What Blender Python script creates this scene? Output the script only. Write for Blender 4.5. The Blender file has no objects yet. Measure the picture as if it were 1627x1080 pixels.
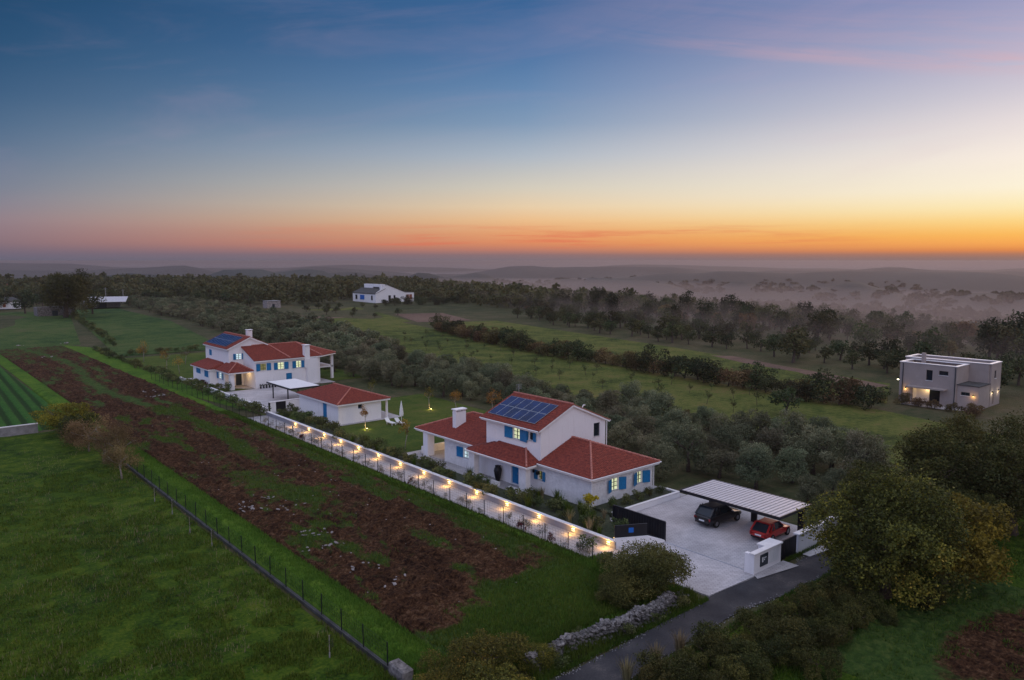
import bpy, math, random
import numpy as np
from mathutils import Vector, Matrix
rnd = random.Random(7)
R = math.radians
scene = bpy.context.scene
COL = scene.collection

# ---------------------------------------------------------------- camera
CAM_Z = 22.0; YAW = -40.5; PITCH = 5.994
cam_data = bpy.data.cameras.new('camera'); cam = bpy.data.objects.new('camera', cam_data)
COL.objects.link(cam); scene.camera = cam
cam_data.sensor_width = 36; cam_data.lens = 26.55
cam_data.clip_start = 0.5; cam_data.clip_end = 100000
cam.location = (0, 0, CAM_Z); cam.rotation_euler = (R(90-PITCH), 0, R(YAW))
scene.render.engine = 'CYCLES'
scene.cycles.use_denoising = True
scene.cycles.max_bounces = 6; scene.cycles.diffuse_bounces = 3; scene.cycles.glossy_bounces = 3
scene.cycles.transmission_bounces = 4; scene.cycles.volume_bounces = 1; scene.cycles.transparent_max_bounces = 8
scene.cycles.sample_clamp_indirect = 4
scene.view_settings.view_transform = 'Standard'; scene.view_settings.look = 'None'
scene.view_settings.exposure = 0.0; scene.view_settings.gamma = 1.0
scene.view_settings.use_curve_mapping = False

def lin(c):
    return tuple(((v/255)/12.92 if v/255 <= .04045 else ((v/255+.055)/1.055)**2.4) for v in c)

# ---------------------------------------------------------------- world (dusk sky)
SUN_AZ = 76.5                       # clockwise from +Y; just beyond the right edge of the photograph
world = bpy.data.worlds.new('World'); scene.world = world; world.use_nodes = True
nt = world.node_tree; nt.nodes.clear()
class NB:
    def __init__(s, nt): s.nt = nt
    def n(s, t, **k):
        o = s.nt.nodes.new(t)
        for a, b in k.items(): setattr(o, a, b)
        return o
    def put(s, sock, v):
        if hasattr(v, 'is_output') or isinstance(v, bpy.types.NodeSocket): s.nt.links.new(v, sock)
        elif v is not None: sock.default_value = v
    def m(s, op, a, b=None, c=None, clamp=False):
        o = s.n('ShaderNodeMath', operation=op); o.use_clamp = clamp
        s.put(o.inputs[0], a); s.put(o.inputs[1], b); s.put(o.inputs[2], c)
        return o.outputs[0]
    def mix(s, f, a, b, bt='MIX'):
        o = s.n('ShaderNodeMix', data_type='RGBA', blend_type=bt)
        s.put(o.inputs[0], f); s.put(o.inputs[6], a if not isinstance(a, tuple) else (*a[:3], 1)); s.put(o.inputs[7], b if not isinstance(b, tuple) else (*b[:3], 1))
        return o.outputs[2]
    def ramp(s, f, pts, interp='LINEAR'):
        o = s.n('ShaderNodeValToRGB'); cr = o.color_ramp; cr.interpolation = interp
        while len(cr.elements) > 1: cr.elements.remove(cr.elements[-1])
        for i, (p, c) in enumerate(pts):
            e = cr.elements[0] if i == 0 else cr.elements.new(p)
            e.position = p; e.color = (*c[:3], 1)
        s.put(o.inputs[0], f); return o.outputs[0]
    def noise(s, vec, scale, detail=4, rough=.5, dist=0, dim='3D'):
        o = s.n('ShaderNodeTexNoise', noise_dimensions=dim)
        if vec is not None: s.put(o.inputs['Vector'], vec)
        o.inputs['Scale'].default_value = scale; o.inputs['Detail'].default_value = detail
        o.inputs['Roughness'].default_value = rough; o.inputs['Distortion'].default_value = dist
        return o.outputs[0]
    def mr(s, v, a, b, c=0, d=1, smooth=False):
        o = s.n('ShaderNodeMapRange'); o.interpolation_type = 'SMOOTHSTEP' if smooth else 'LINEAR'
        s.put(o.inputs[0], v)
        for i, q in enumerate((a, b, c, d)): o.inputs[1+i].default_value = q
        return o.outputs[0]
    def comb(s, x, y, z):
        o = s.n('ShaderNodeCombineXYZ'); s.put(o.inputs[0], x); s.put(o.inputs[1], y); s.put(o.inputs[2], z); return o.outputs[0]
B = NB(nt)
tc = B.n('ShaderNodeTexCoord'); sep = B.n('ShaderNodeSeparateXYZ'); nt.links.new(tc.outputs['Generated'], sep.inputs[0])
dx, dy, dz = sep.outputs
sx, sy = math.sin(R(SUN_AZ)), math.cos(R(SUN_AZ))
hl = B.m('SQRT', B.m('ADD', B.m('MULTIPLY', dx, dx), B.m('ADD', B.m('MULTIPLY', dy, dy), 1e-6)))
el = B.m('MULTIPLY', B.m('ARCTAN2', dz, hl), 180/math.pi)
cosd = B.m('DIVIDE', B.m('ADD', B.m('MULTIPLY', dx, sx), B.m('MULTIPLY', dy, sy)), hl)
ang = B.m('MULTIPLY', B.m('ARCCOSINE', B.m('MINIMUM', B.m('MAXIMUM', cosd, -1), 1)), 180/math.pi)
side = B.m('SUBTRACT', B.m('MULTIPLY', dx, sy), B.m('MULTIPLY', dy, sx))     # <0 left of the sunset
def skyramp(pts): return B.ramp(B.mr(el, -1, 60), [((p+1)/61, lin(c)) for p, c in pts])
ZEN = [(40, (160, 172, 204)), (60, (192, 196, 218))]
SUNR = skyramp([(-1, (140, 118, 115)), (0, (144, 116, 110)), (.35, (158, 116, 102)), (.6, (220, 132, 74)), (1.0, (249, 166, 82)), (1.7, (254, 190, 92)), (2.5, (255, 216, 134)), (3.4, (255, 236, 182)), (4.6, (255, 244, 218)), (6.5, (252, 239, 226)), (8.5, (236, 224, 222)), (10.5, (212, 204, 214)), (12.5, (190, 184, 206)), (16.4, (150, 154, 192)), (28, (142, 152, 192))] + ZEN)
MIDR = skyramp([(-1, (118, 110, 120)), (0, (122, 111, 120)), (.45, (140, 112, 114)), (.8, (186, 124, 106)), (1.3, (222, 140, 98)), (2.1, (230, 162, 112)), (3, (236, 190, 140)), (4, (232, 206, 170)), (5.4, (212, 204, 188)), (7.7, (174, 184, 196)), (10, (130, 155, 184)), (12.4, (102, 136, 176)), (14.7, (80, 118, 164)), (19.3, (50, 94, 144)), (28, (100, 132, 178))] + ZEN)
AWAY = skyramp([(-1, (96, 98, 116)), (0, (100, 100, 118)), (.45, (112, 103, 120)), (.8, (121, 107, 121)), (1.1, (130, 112, 123)), (1.8, (137, 119, 130)), (2.6, (140, 126, 138)), (3.4, (130, 127, 143)), (4.6, (114, 124, 145)), (6.5, (92, 114, 142)), (8.5, (72, 102, 134)), (10.5, (56, 90, 125)), (12.5, (42, 80, 116)), (16.4, (28, 68, 104)), (28, (96, 128, 172))] + ZEN)
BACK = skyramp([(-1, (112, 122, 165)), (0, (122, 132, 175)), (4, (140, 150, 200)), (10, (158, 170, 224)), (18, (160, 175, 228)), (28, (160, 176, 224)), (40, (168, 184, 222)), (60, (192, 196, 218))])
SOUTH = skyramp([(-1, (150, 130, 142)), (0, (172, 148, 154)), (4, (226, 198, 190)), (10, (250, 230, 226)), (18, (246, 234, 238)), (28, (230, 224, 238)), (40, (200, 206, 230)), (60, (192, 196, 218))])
c1 = B.mix(B.mr(ang, 0, 35, 0, 1), SUNR, MIDR)
c2 = B.mix(B.mr(ang, 35, 72, 0, 1), c1, AWAY)
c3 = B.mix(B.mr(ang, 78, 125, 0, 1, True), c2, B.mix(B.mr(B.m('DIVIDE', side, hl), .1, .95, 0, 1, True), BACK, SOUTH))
# low glowing cloud bars over the horizon
v1 = B.comb(B.m('MULTIPLY', ang, .055), B.m('MULTIPLY', el, 1.1), 0)
n1 = B.noise(v1, 2.0, 6, .6)
m1 = B.m('MULTIPLY', B.mr(n1, .47, .66, 0, 1, True), B.m('MULTIPLY', B.m('MULTIPLY', B.mr(el, .7, 1.2), B.mr(el, 2.9, 1.9)), B.m('MULTIPLY', B.mr(ang, 8, 20), B.mr(ang, 60, 40))))
c4 = B.mix(B.m('MULTIPLY', m1, .5), c3, lin((222, 108, 84)))
# high pink cirrus, a slanted streak right of centre
tilt = B.m('SUBTRACT', el, B.m('MULTIPLY', ang, .15))
n2 = B.noise(B.comb(B.m('MULTIPLY', ang, .035), B.m('MULTIPLY', tilt, .55), 3.3), 2.2, 7, .62, .4)
def bump1(x, c, w): return B.m('EXPONENT', B.m('MULTIPLY', B.m('POWER', B.m('DIVIDE', B.m('ABSOLUTE', B.m('SUBTRACT', x, c)), w), 2), -1))
band = B.m('ADD', bump1(tilt, 11.5, .6), B.m('MULTIPLY', bump1(tilt, 13.3, 1.5), .4))
m2 = B.m('MULTIPLY', B.m('MULTIPLY', band, B.mr(n2, .33, .66, 0, 1, True)), B.mr(ang, 34, 5))
c5 = B.mix(B.m('MULTIPLY', m2, .4), c4, lin((228, 172, 172)))
# faint high veil over the rest of the sky
n3 = B.noise(B.comb(B.m('MULTIPLY', ang, .02), B.m('MULTIPLY', B.m('ADD', el, B.m('MULTIPLY', ang, .12)), .12), 9.1), 2.4, 7, .6, .6)
m3 = B.m('MULTIPLY', B.mr(n3, .5, .78, 0, 1, True), B.m('MULTIPLY', B.mr(el, 3, 7), B.mr(el, 70, 30)))
c6 = B.mix(B.m('MULTIPLY', m3, .1), c5, lin((205, 170, 190)))
bg = B.n('ShaderNodeBackground'); nt.links.new(c6, bg.inputs[0]); nt.links.new(B.m('MAXIMUM', B.mr(el, 22, 50, 1, 1.5, True), B.m('ADD', 1, B.m('MULTIPLY', B.mr(ang, 76, 112, 0, 1, True), B.mr(B.m('DIVIDE', side, hl), .1, .95, .15, .85, True)))), bg.inputs[1])  # unseen sky overhead and behind the camera lifted to brighten walls and ground
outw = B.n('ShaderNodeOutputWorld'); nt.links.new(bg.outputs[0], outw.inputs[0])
world.cycles.sampling_method = 'MANUAL'; world.cycles.sample_map_resolution = 1024

# the last glow of the set sun: wide and weak, it casts no visible shadow edges
sl = bpy.data.lights.new('sun', 'SUN'); sl.energy = 1.0; sl.angle = R(32); sl.color = (1, .66, .42)
so = bpy.data.objects.new('sun', sl); COL.objects.link(so)
sd = Vector((sx*math.cos(R(14)), sy*math.cos(R(14)), math.sin(R(14))))
so.rotation_euler = (-sd).to_track_quat('-Z', 'Y').to_euler(); so.location = (150, 40, 60)

# ---------------------------------------------------------------- helpers
WL = {}                                    # world location of each parent empty (parents are never rotated)
def tag(o, label=None, cat=None, group=None, kind=None):
    if label: o['label'] = label
    if cat: o['category'] = cat
    if group: o['group'] = group
    if kind: o['kind'] = kind
    return o
def thing(name, loc, label, cat, group=None):
    o = bpy.data.objects.new(name, None); COL.objects.link(o); o.location = loc; o.empty_display_size = .5
    WL[o.name] = Vector(loc)
    return tag(o, label, cat, group)
def wl(o):
    return WL.get(o.name, Vector((0, 0, 0)))
def copy_tree(o, parent=None):
    c = o.copy(); COL.objects.link(c)
    if parent is not None: c.parent = parent
    for ch in list(o.children): copy_tree(ch, c)
    return c
def smooth(me): me.polygons.foreach_set('use_smooth', [True]*len(me.polygons))
def np_mesh(name, V, F, mi=None, attrs=None, sm=False):
    """V (n,3), F (m,k) numpy arrays"""
    me = bpy.data.meshes.new(name); V = np.asarray(V, dtype=np.float32); F = np.asarray(F, dtype=np.int32)
    me.vertices.add(len(V)); me.vertices.foreach_set('co', V.ravel())
    k = F.shape[1]; me.loops.add(F.size); me.loops.foreach_set('vertex_index', F.ravel())
    me.polygons.add(len(F)); me.polygons.foreach_set('loop_start', np.arange(0, F.size, k, dtype=np.int32))
    if mi is not None: me.polygons.foreach_set('material_index', np.asarray(mi, dtype=np.int32))
    me.update(calc_edges=True)
    if sm: smooth(me)
    for n, a in (attrs or {}).items():
        at = me.attributes.new(n, 'FLOAT', 'POINT'); at.data.foreach_set('value', np.asarray(a, dtype=np.float32))
    return me
class MB:
    def __init__(s): s.v = []; s.f = []; s.mi = []; s.cm = 0
    def face(s, pts):
        b = len(s.v); s.v += [tuple(p) for p in pts]; s.f.append(list(range(b, b+len(pts)))); s.mi.append(s.cm); return s
    def box(s, x0, y0, z0, x1, y1, z1):
        x0, x1 = min(x0, x1), max(x0, x1); y0, y1 = min(y0, y1), max(y0, y1); z0, z1 = min(z0, z1), max(z0, z1)
        b = len(s.v); s.v += [(x, y, z) for z in (z0, z1) for y in (y0, y1) for x in (x0, x1)]
        for q in ((0, 2, 3, 1), (4, 5, 7, 6), (0, 1, 5, 4), (2, 6, 7, 3), (0, 4, 6, 2), (1, 3, 7, 5)):
            s.f.append([b+i for i in q]); s.mi.append(s.cm)
        return s
    def slab(s, poly, n, t):
        """planar polygon extruded by t against n"""
        n = Vector(n).normalized(); a = [Vector(p) for p in poly]; c = [p - n*t for p in a]; k = len(a)
        s.face(a); s.face(c[::-1])
        for i in range(k): s.face([a[i], c[i], c[(i+1) % k], a[(i+1) % k]])
        return s
    def bar(s, p, q, w, h=None):
        h = h or w; p = Vector(p); q = Vector(q); d = (q-p).normalized()
        u = d.cross(Vector((0, 0, 1))); u = Vector((1, 0, 0)) if u.length < 1e-4 else u.normalized(); v = u.cross(d)
        b = len(s.v)
        for c in (p, q):
            for i, j in ((-1, -1), (1, -1), (1, 1), (-1, 1)): s.v.append(tuple(c + u*i*w/2 + v*j*h/2))
        for qd in ((0, 1, 2, 3), (7, 6, 5, 4), (0, 4, 5, 1), (1, 5, 6, 2), (2, 6, 7, 3), (3, 7, 4, 0)):
            s.f.append([b+i for i in qd]); s.mi.append(s.cm)
        return s
    def tube(s, pts, rad, n=7):
        b = len(s.v); pts = [Vector(p) for p in pts]; m = len(pts)
        for i, p in enumerate(pts):
            d = (pts[min(i+1, m-1)] - pts[max(i-1, 0)]).normalized()
            u = d.cross(Vector((.3, .9, .1))).normalized(); v = u.cross(d)
            r = rad[i] if hasattr(rad, '__len__') else rad
            for k in range(n):
                a = 2*math.pi*k/n; s.v.append(tuple(p + (u*math.cos(a)+v*math.sin(a))*r))
        for i in range(m-1):
            for k in range(n):
                s.f.append([b+i*n+k, b+i*n+(k+1) % n, b+(i+1)*n+(k+1) % n, b+(i+1)*n+k]); s.mi.append(s.cm)
        s.f.append([b+k for k in range(n)][::-1]); s.mi.append(s.cm); s.f.append([b+(m-1)*n+k for k in range(n)]); s.mi.append(s.cm)
        return s
    def lathe(s, c, prof, n=12):
        c = Vector(c); b = len(s.v); m = len(prof)
        for r, z in prof:
            for k in range(n):
                a = 2*math.pi*k/n; s.v.append((c.x+r*math.cos(a), c.y+r*math.sin(a), c.z+z))
        for i in range(m-1):
            for k in range(n):
                s.f.append([b+i*n+k, b+i*n+(k+1) % n, b+(i+1)*n+(k+1) % n, b+(i+1)*n+k]); s.mi.append(s.cm)
        s.f.append([b+k for k in range(n)][::-1]); s.mi.append(s.cm); s.f.append([b+(m-1)*n+k for k in range(n)]); s.mi.append(s.cm)
        return s
    def build(s, name, mats, parent=None, sm=False, label=None, off=None):
        off = wl(parent) if (parent is not None and off is None) else Vector(off or (0, 0, 0))
        me = bpy.data.meshes.new(name)
        me.from_pydata([(x-off.x, y-off.y, z-off.z) for x, y, z in s.v], [], s.f)
        me.polygons.foreach_set('material_index', s.mi); me.update()
        for mm in (mats if isinstance(mats, (list, tuple)) else [mats]): me.materials.append(mm)
        if sm: smooth(me)
        o = bpy.data.objects.new(name, me); COL.objects.link(o)
        if parent is not None: o.parent = parent; WL[o.name] = off
        if label: o['label'] = label
        return o
def link_mesh(name, me, mats, parent=None, loc=None):
    if mats is not None and not me.materials:
        for mm in (mats if isinstance(mats, (list, tuple)) else [mats]): me.materials.append(mm)
    o = bpy.data.objects.new(name, me); COL.objects.link(o)
    if parent is not None: o.parent = parent
    if loc is not None: o.location = loc
    return o
# vectorised value noise
_perm = np.random.RandomState(3).rand(512, 512).astype(np.float32)
def vnoise(x, y):
    x0 = np.floor(x).astype(int); y0 = np.floor(y).astype(int); fx = x-x0; fy = y-y0
    fx = fx*fx*(3-2*fx); fy = fy*fy*(3-2*fy)
    g = lambda i, j: _perm[i % 512, j % 512]
    return (g(x0, y0)*(1-fx)+g(x0+1, y0)*fx)*(1-fy)+(g(x0, y0+1)*(1-fx)+g(x0+1, y0+1)*fx)*fy
def fbm(x, y, o=4, g=.5):
    s = 0; a = 1; t = 0
    for i in range(o): s = s+a*vnoise(x*2**i+i*17.3, y*2**i+i*9.1); t += a; a *= g
    return s/t

# ---------------------------------------------------------------- materials
M = {}
def new_mat(name):
    m = bpy.data.materials.new(name); m.use_nodes = True; n = NB(m.node_tree); m.node_tree.nodes.clear()
    b = n.n('ShaderNodeBsdfPrincipled'); o = n.n('ShaderNodeOutputMaterial'); m.node_tree.links.new(b.outputs[0], o.inputs[0])
    M[name] = m; return m, n, b
def mat(name, c, rough=.8, metal=0, var=.18, scale=3, bump=0, bscale=20, spec=.3, coat=0, emis=None, es=0, c2=None, pos='Object', obvar=0):
    m, n, b = new_mat(name)
    co = n.n('ShaderNodeTexCoord').outputs['Object'] if pos == 'Object' else n.n('ShaderNodeNewGeometry').outputs['Position']
    f = n.mr(n.noise(co, scale, 6, .6), .3, .7)
    c2 = c2 or tuple(max(0, v*(1-var*2)) for v in c)
    col = n.mix(f, tuple(c2), tuple(min(1, v*(1+var*.5)) for v in c))
    if obvar:
        oi = n.n('ShaderNodeObjectInfo').outputs['Random']
        hs = n.n('ShaderNodeHueSaturation'); n.put(hs.inputs['Value'], n.mr(oi, 0, 1, 1-obvar, 1+obvar)); n.put(hs.inputs['Color'], col); col = hs.outputs[0]
    n.put(b.inputs['Base Color'], col); b.inputs['Roughness'].default_value = rough; b.inputs['Metallic'].default_value = metal
    b.inputs['Specular IOR Level'].default_value = spec; b.inputs['Coat Weight'].default_value = coat
    if bump:
        bn = n.n('ShaderNodeBump'); bn.inputs['Strength'].default_value = bump; bn.inputs['Distance'].default_value = .02
        n.put(bn.inputs['Height'], n.noise(co, bscale, 5, .6)); n.put(b.inputs['Normal'], bn.outputs[0])
    if emis: b.inputs['Emission Color'].default_value = (*emis, 1); b.inputs['Emission Strength'].default_value = es
    return m
def leaf_mat(name, dark, mid, light, obvar=.18, hue=.02, fleck=None):
    m, n, b = new_mat(name)
    t = n.n('ShaderNodeAttribute', attribute_name='tint').outputs['Fac']
    pts = [(0, dark), (.5, mid), (1, light)] if not fleck else [(0, dark), (.45, mid), (.8, light), (1, fleck)]
    col = n.ramp(t, pts)
    oi = n.n('ShaderNodeObjectInfo').outputs['Random']
    hs = n.n('ShaderNodeHueSaturation'); n.put(hs.inputs['Value'], n.mr(oi, 0, 1, 1-obvar, 1+obvar))
    n.put(hs.inputs['Hue'], n.mr(n.m('FRACT', n.m('MULTIPLY', oi, 7.7)), 0, 1, .5-hue, .5+hue)); n.put(hs.inputs['Color'], col)
    n.put(b.inputs['Base Color'], hs.outputs[0]); b.inputs['Roughness'].default_value = .7; b.inputs['Specular IOR Level'].default_value = .2
    # thin leaves let some light through
    tr = n.n('ShaderNodeBsdfTranslucent'); n.put(tr.inputs[0], hs.outputs[0]); mx = n.n('ShaderNodeMixShader'); mx.inputs[0].default_value = .25
    out = [q for q in m.node_tree.nodes if q.type == 'OUTPUT_MATERIAL'][0]
    m.node_tree.links.new(b.outputs[0], mx.inputs[1]); m.node_tree.links.new(tr.outputs[0], mx.inputs[2]); m.node_tree.links.new(mx.outputs[0], out.inputs[0])
    return m
def field_mat(name, cols, scales=(.05, .45, 3.0), weights=(.35, .35, .3), bump=.6, bdist=.12, stretch=(1, 1), attr=None, attrcols=None, lo=.36, hi=.64):
    m, n, b = new_mat(name)
    pos = n.n('ShaderNodeNewGeometry').outputs['Position']
    mp = n.n('ShaderNodeMapping'); n.put(mp.inputs[0], pos); mp.inputs['Scale'].default_value = (stretch[0], stretch[1], 1)
    co = mp.outputs[0]
    s = None; last = None
    for sc, w in zip(scales, weights):
        q = n.noise(co, sc, 5, .65); last = q; q = n.m('MULTIPLY', q, w); s = q if s is None else n.m('ADD', s, q)
    k = len(cols); fac = n.mr(s, lo, hi)
    col = n.ramp(fac, [(i/(k-1), c) for i, c in enumerate(cols)])
    if attr:
        a = n.n('ShaderNodeAttribute', attribute_name=attr).outputs['Fac']
        k = len(attrcols); fine = n.noise(pos, 2.3, 6, .7); fac2 = n.mr(fine, .3, .7)
        col2 = n.ramp(fac2, [(i/(k-1), c) for i, c in enumerate(attrcols)])
        edge = n.mr(n.m('ADD', a, n.m('MULTIPLY', n.m('SUBTRACT', n.noise(pos, 1.3, 8, .8), .5), 1.9)), .32, .68)
        col = n.mix(edge, col, col2)
    n.put(b.inputs['Base Color'], col); b.inputs['Roughness'].default_value = .95; b.inputs['Specular IOR Level'].default_value = .1
    bn = n.n('ShaderNodeBump'); bn.inputs['Strength'].default_value = bump; bn.inputs['Distance'].default_value = bdist
    n.put(bn.inputs['Height'], n.noise(pos, 2.6, 6, .75)); n.put(b.inputs['Normal'], bn.outputs[0])
    return m
def pav(name, c):
    m, n, b = new_mat(name); pos = n.n('ShaderNodeNewGeometry').outputs['Position']
    mp = n.n('ShaderNodeMapping'); n.put(mp.inputs[0], pos); mp.inputs['Rotation'].default_value = (0, 0, R(38)); mp.inputs['Scale'].default_value = (1, 1, 0)
    br = n.n('ShaderNodeTexBrick'); n.put(br.inputs['Vector'], mp.outputs[0]); br.inputs['Scale'].default_value = 1.1
    br.inputs['Color1'].default_value = (*c, 1); br.inputs['Color2'].default_value = (*[v*.84 for v in c], 1); br.inputs['Mortar'].default_value = (*[v*.6 for v in c], 1); br.inputs['Mortar Size'].default_value = .018; br.inputs['Bias'].default_value = -.2
    big = n.mr(n.noise(pos, .35, 6, .7, .4), .35, .7, .7, 1.06); fine = n.mr(n.noise(pos, 6, 5, .8), .3, .7, .93, 1.04)
    mm = n.n('ShaderNodeMix', data_type='RGBA', blend_type='MULTIPLY'); mm.inputs[0].default_value = 1; n.put(mm.inputs[6], br.outputs[0]); n.put(mm.inputs[7], n.comb(n.m('MULTIPLY', big, fine), n.m('MULTIPLY', big, fine), n.m('MULTIPLY', big, fine)))
    n.put(b.inputs['Base Color'], mm.outputs[2]); b.inputs['Roughness'].default_value = .8; b.inputs['Specular IOR Level'].default_value = .25
    bn = n.n('ShaderNodeBump'); bn.inputs['Strength'].default_value = .5; bn.inputs['Distance'].default_value = .02; n.put(bn.inputs['Height'], br.outputs[1]); bn.invert = True; n.put(b.inputs['Normal'], bn.outputs[0])
mat('wall_render', (.25, .25, .28), .85, var=.06, scale=.8, bump=.15, bscale=8)
mat('white_stone', (.76, .73, .72), .8, var=.07, scale=2.2, bump=.5, bscale=9)
mat('white_trim', (.8, .78, .77), .5, var=.03, scale=2)
m, n, b = new_mat('white_plaster'); pos = n.n('ShaderNodeNewGeometry').outputs['Position']
mp = n.n('ShaderNodeMapping'); n.put(mp.inputs[0], pos); mp.inputs['Scale'].default_value = (2.6, 2.6, .35)
st_ = n.mr(n.noise(mp.outputs[0], 1.0, 6, .65), .52, .75, 0, .3, True); cl = n.mr(n.noise(pos, .8, 5, .6), .3, .7, .93, 1.0)
base_ = n.mix(st_, (.82, .79, .79), (.56, .52, .5)); n.put(b.inputs['Base Color'], n.mix(n.m('SUBTRACT', 1, cl), base_, (.3, .29, .3))); b.inputs['Roughness'].default_value = .85
bn = n.n('ShaderNodeBump'); bn.inputs['Strength'].default_value = .25; bn.inputs['Distance'].default_value = .02; n.put(bn.inputs['Height'], n.noise(pos, 9, 5, .6)); n.put(b.inputs['Normal'], bn.outputs[0])
mat('coping_stone', (.72, .69, .68), .7, var=.08, scale=1.5, bump=.2)
mat('roof_tile', (.26, .05, .028), .75, var=.28, scale=4.5, bump=.2, bscale=14, pos='World', c2=(.1, .018, .014))
mat('ridge_tile', (.46, .2, .15), .8, var=.3, scale=6, c2=(.3, .08, .06))
mat('roof_under', (.2, .045, .035), .9, var=.1)
mat('blue_paint', (.012, .19, .42), .45, var=.12, scale=4)
mat('dark_frame', (.02, .03, .04), .4, var=.1)
mat('dark_glass', (.012, .02, .03), .12, var=.2, scale=.6, spec=.4)
mat('solar_cell', (.006, .022, .1), .25, var=.3, scale=.7, spec=.2)
mat('aluminium', (.5, .52, .56), .35, metal=.7, var=.06)
mat('black_metal', (.012, .012, .016), .45, var=.15)
mat('carport_slat', (.6, .56, .57), .45, metal=.2, var=.1, scale=2)
mat('grey_render', (.34, .285, .26), .85, var=.07, scale=.7, bump=.1)
pav('paving', (.56, .525, .53))
pav('path_paving', (.5, .47, .47))
mat('kerb', (.5, .48, .48), .85, var=.12, scale=2)
mat('concrete', (.28, .27, .27), .9, var=.2, scale=1.5, bump=.4, bscale=10)
mat('plinth', (.08, .078, .075), .9, var=.3, scale=1.1, bump=.4)
mat('limestone', (.3, .265, .25), .9, var=.3, scale=1.6, bump=.6, bscale=6, obvar=.25)
mat('wall_stone', (.22, .2, .19), .9, var=.42, scale=3.5, bump=.7, bscale=7, obvar=.4)
mat('bark', (.1, .075, .06), .95, var=.3, scale=6, bump=.6)
mat('pale_bark', (.3, .26, .22), .95, var=.3, scale=6, bump=.6)
mat('wood_post', (.18, .14, .11), .9, var=.2, scale=5)
mat('terracotta', (.28, .09, .05), .8, var=.2)
mat('plastic_white', (.7, .7, .7), .5, var=.05)
mat('red_paint', (.42, .006, .006), .3, var=.05, coat=.35, spec=.35)
mat('black_paint', (.008, .008, .011), .28, var=.1, coat=.35, spec=.35)
mat('tyre', (.015, .015, .015), .9, var=.1)
mat('rim', (.3, .3, .32), .35, metal=.8, var=.05)
mat('tail_lamp', (.3, .01, .012), .2, var=.1, coat=.5)
mat('plate_white', (.7, .7, .7), .5, var=.03)
mat('blue_sign', (.01, .13, .5), .4, var=.05)
mat('fabric_white', (.7, .69, .66), .9, var=.06)
mat('soil_bed', (.05, .06, .03), .95, var=.3, bump=.5)
def lit(name, c, st, var=.35, scale=2.2):
    m, n, b = new_mat(name); co = n.n('ShaderNodeTexCoord').outputs['Object']
    f = n.mr(n.noise(co, scale, 4, .6), .3, .7)
    n.put(b.inputs['Base Color'], (*[v*.4 for v in c], 1)); n.put(b.inputs['Emission Color'], n.mix(f, tuple(v*(1-var) for v in c), c)); b.inputs['Emission Strength'].default_value = st
    b.inputs['Roughness'].default_value = .3
    return m
lit('window_lit', (.80, .86, .52), .95, .5); lit('window_lit_pale', (.62, .8, .85), .95, .4); lit('window_dim', (.28, .26, .1), .7, .7)
lit('lamp_glow', (1, .72, .25), 14, .05); lit('lamp_glow_white', (1, .9, .65), 14, .05)
leaf_mat('olive_leaf', (.05, .06, .028), (.13, .14, .075), (.23, .225, .125), .35, .05)
leaf_mat('oak_leaf', (.022, .027, .007), (.085, .085, .016), (.21, .18, .028), .1, fleck=(0.365, 0.230, 0.041))
leaf_mat("dark_leaf", (.018, .023, .006), (.055, .061, .014), (.14, .12, .028))
leaf_mat('forest_leaf', (.016, .024, .01), (.042, .054, .02), (.1, .1, .035), .4, .05)
leaf_mat('autumn_leaf', (0.095, 0.054, 0.016), (0.270, 0.149, 0.027), (0.486, 0.270, 0.041), .2)
leaf_mat("bush_leaf", (.03, .04, .012), (.075, .095, .028), (.17, .18, .06), .3, .04)
leaf_mat('tan_leaf', (.07, .048, .022), (.16, .11, .045), (.28, .2, .08), .2)
leaf_mat('russet_leaf', (.045, .032, .014), (.11, .075, .03), (.2, .14, .06), .3, .03)
leaf_mat('grass_blade', (.024, .052, .005), (.056, .1, .009), (.125, .16, .02), .1)
leaf_mat('bright_blade', (.035, .08, .008), (.08, .15, .014), (.16, .22, .028), .1)
leaf_mat('dry_blade', (0.121, 0.101, 0.054), (0.230, 0.189, 0.101), (0.351, 0.297, 0.162), .1)
field_mat('lawn_grass', [(.007, .018, .001), (.024, .052, .003), (.048, .082, .005), (.085, .105, .01)], scales=(.12, .9, 5), weights=(.3, .35, .35), lo=.4, hi=.6)
field_mat('strip_grass', [(.018, .05, .005), (.055, .115, .009), (.12, .18, .018)], scales=(.12, .9, 5))
field_mat('garden_grass', [(.018, .04, .006), (.04, .07, .01), (.075, .095, .016), (.1, .085, .03)])
field_mat('meadow_grass', [(.024, .038, .008), (.06, .08, .015), (.105, .115, .025), (.135, .11, .036)], scales=(.02, .16, 1.3), weights=(.3, .35, .35), bdist=.3, lo=.4, hi=.6)
field_mat('crop_rows', [(.016, .055, .01), (.03, .09, .014), (.055, .12, .02)], scales=(.05, .5, 3), attr='grass', attrcols=[(.012, .034, .007), (.024, .05, .01)])
field_mat('scrub_ground', [(.028, .036, .014), (.052, .058, .024), (.08, .07, .035), (.105, .085, .05)], scales=(.012, .12, 1.0), bdist=.3, lo=.4, hi=.6)
field_mat('brown_soil', [(0.088, 0.056, 0.044), (0.138, 0.088, 0.065), (0.188, 0.125, 0.088)], scales=(.04, .3, 2))
field_mat('red_soil', [(.01, .0042, .0018), (.036, .0155, .007), (.074, .034, .015), (.13, .074, .04)], scales=(.15, 1.6, 5.0), weights=(.16, .36, .48), bump=1, bdist=.2, lo=.41, hi=.61,
          attr='grass', attrcols=[(.018, .038, .008), (.04, .075, .014), (.085, .11, .025)])
m, n, b = new_mat('asphalt')
pos = n.n('ShaderNodeNewGeometry').outputs['Position']
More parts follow.
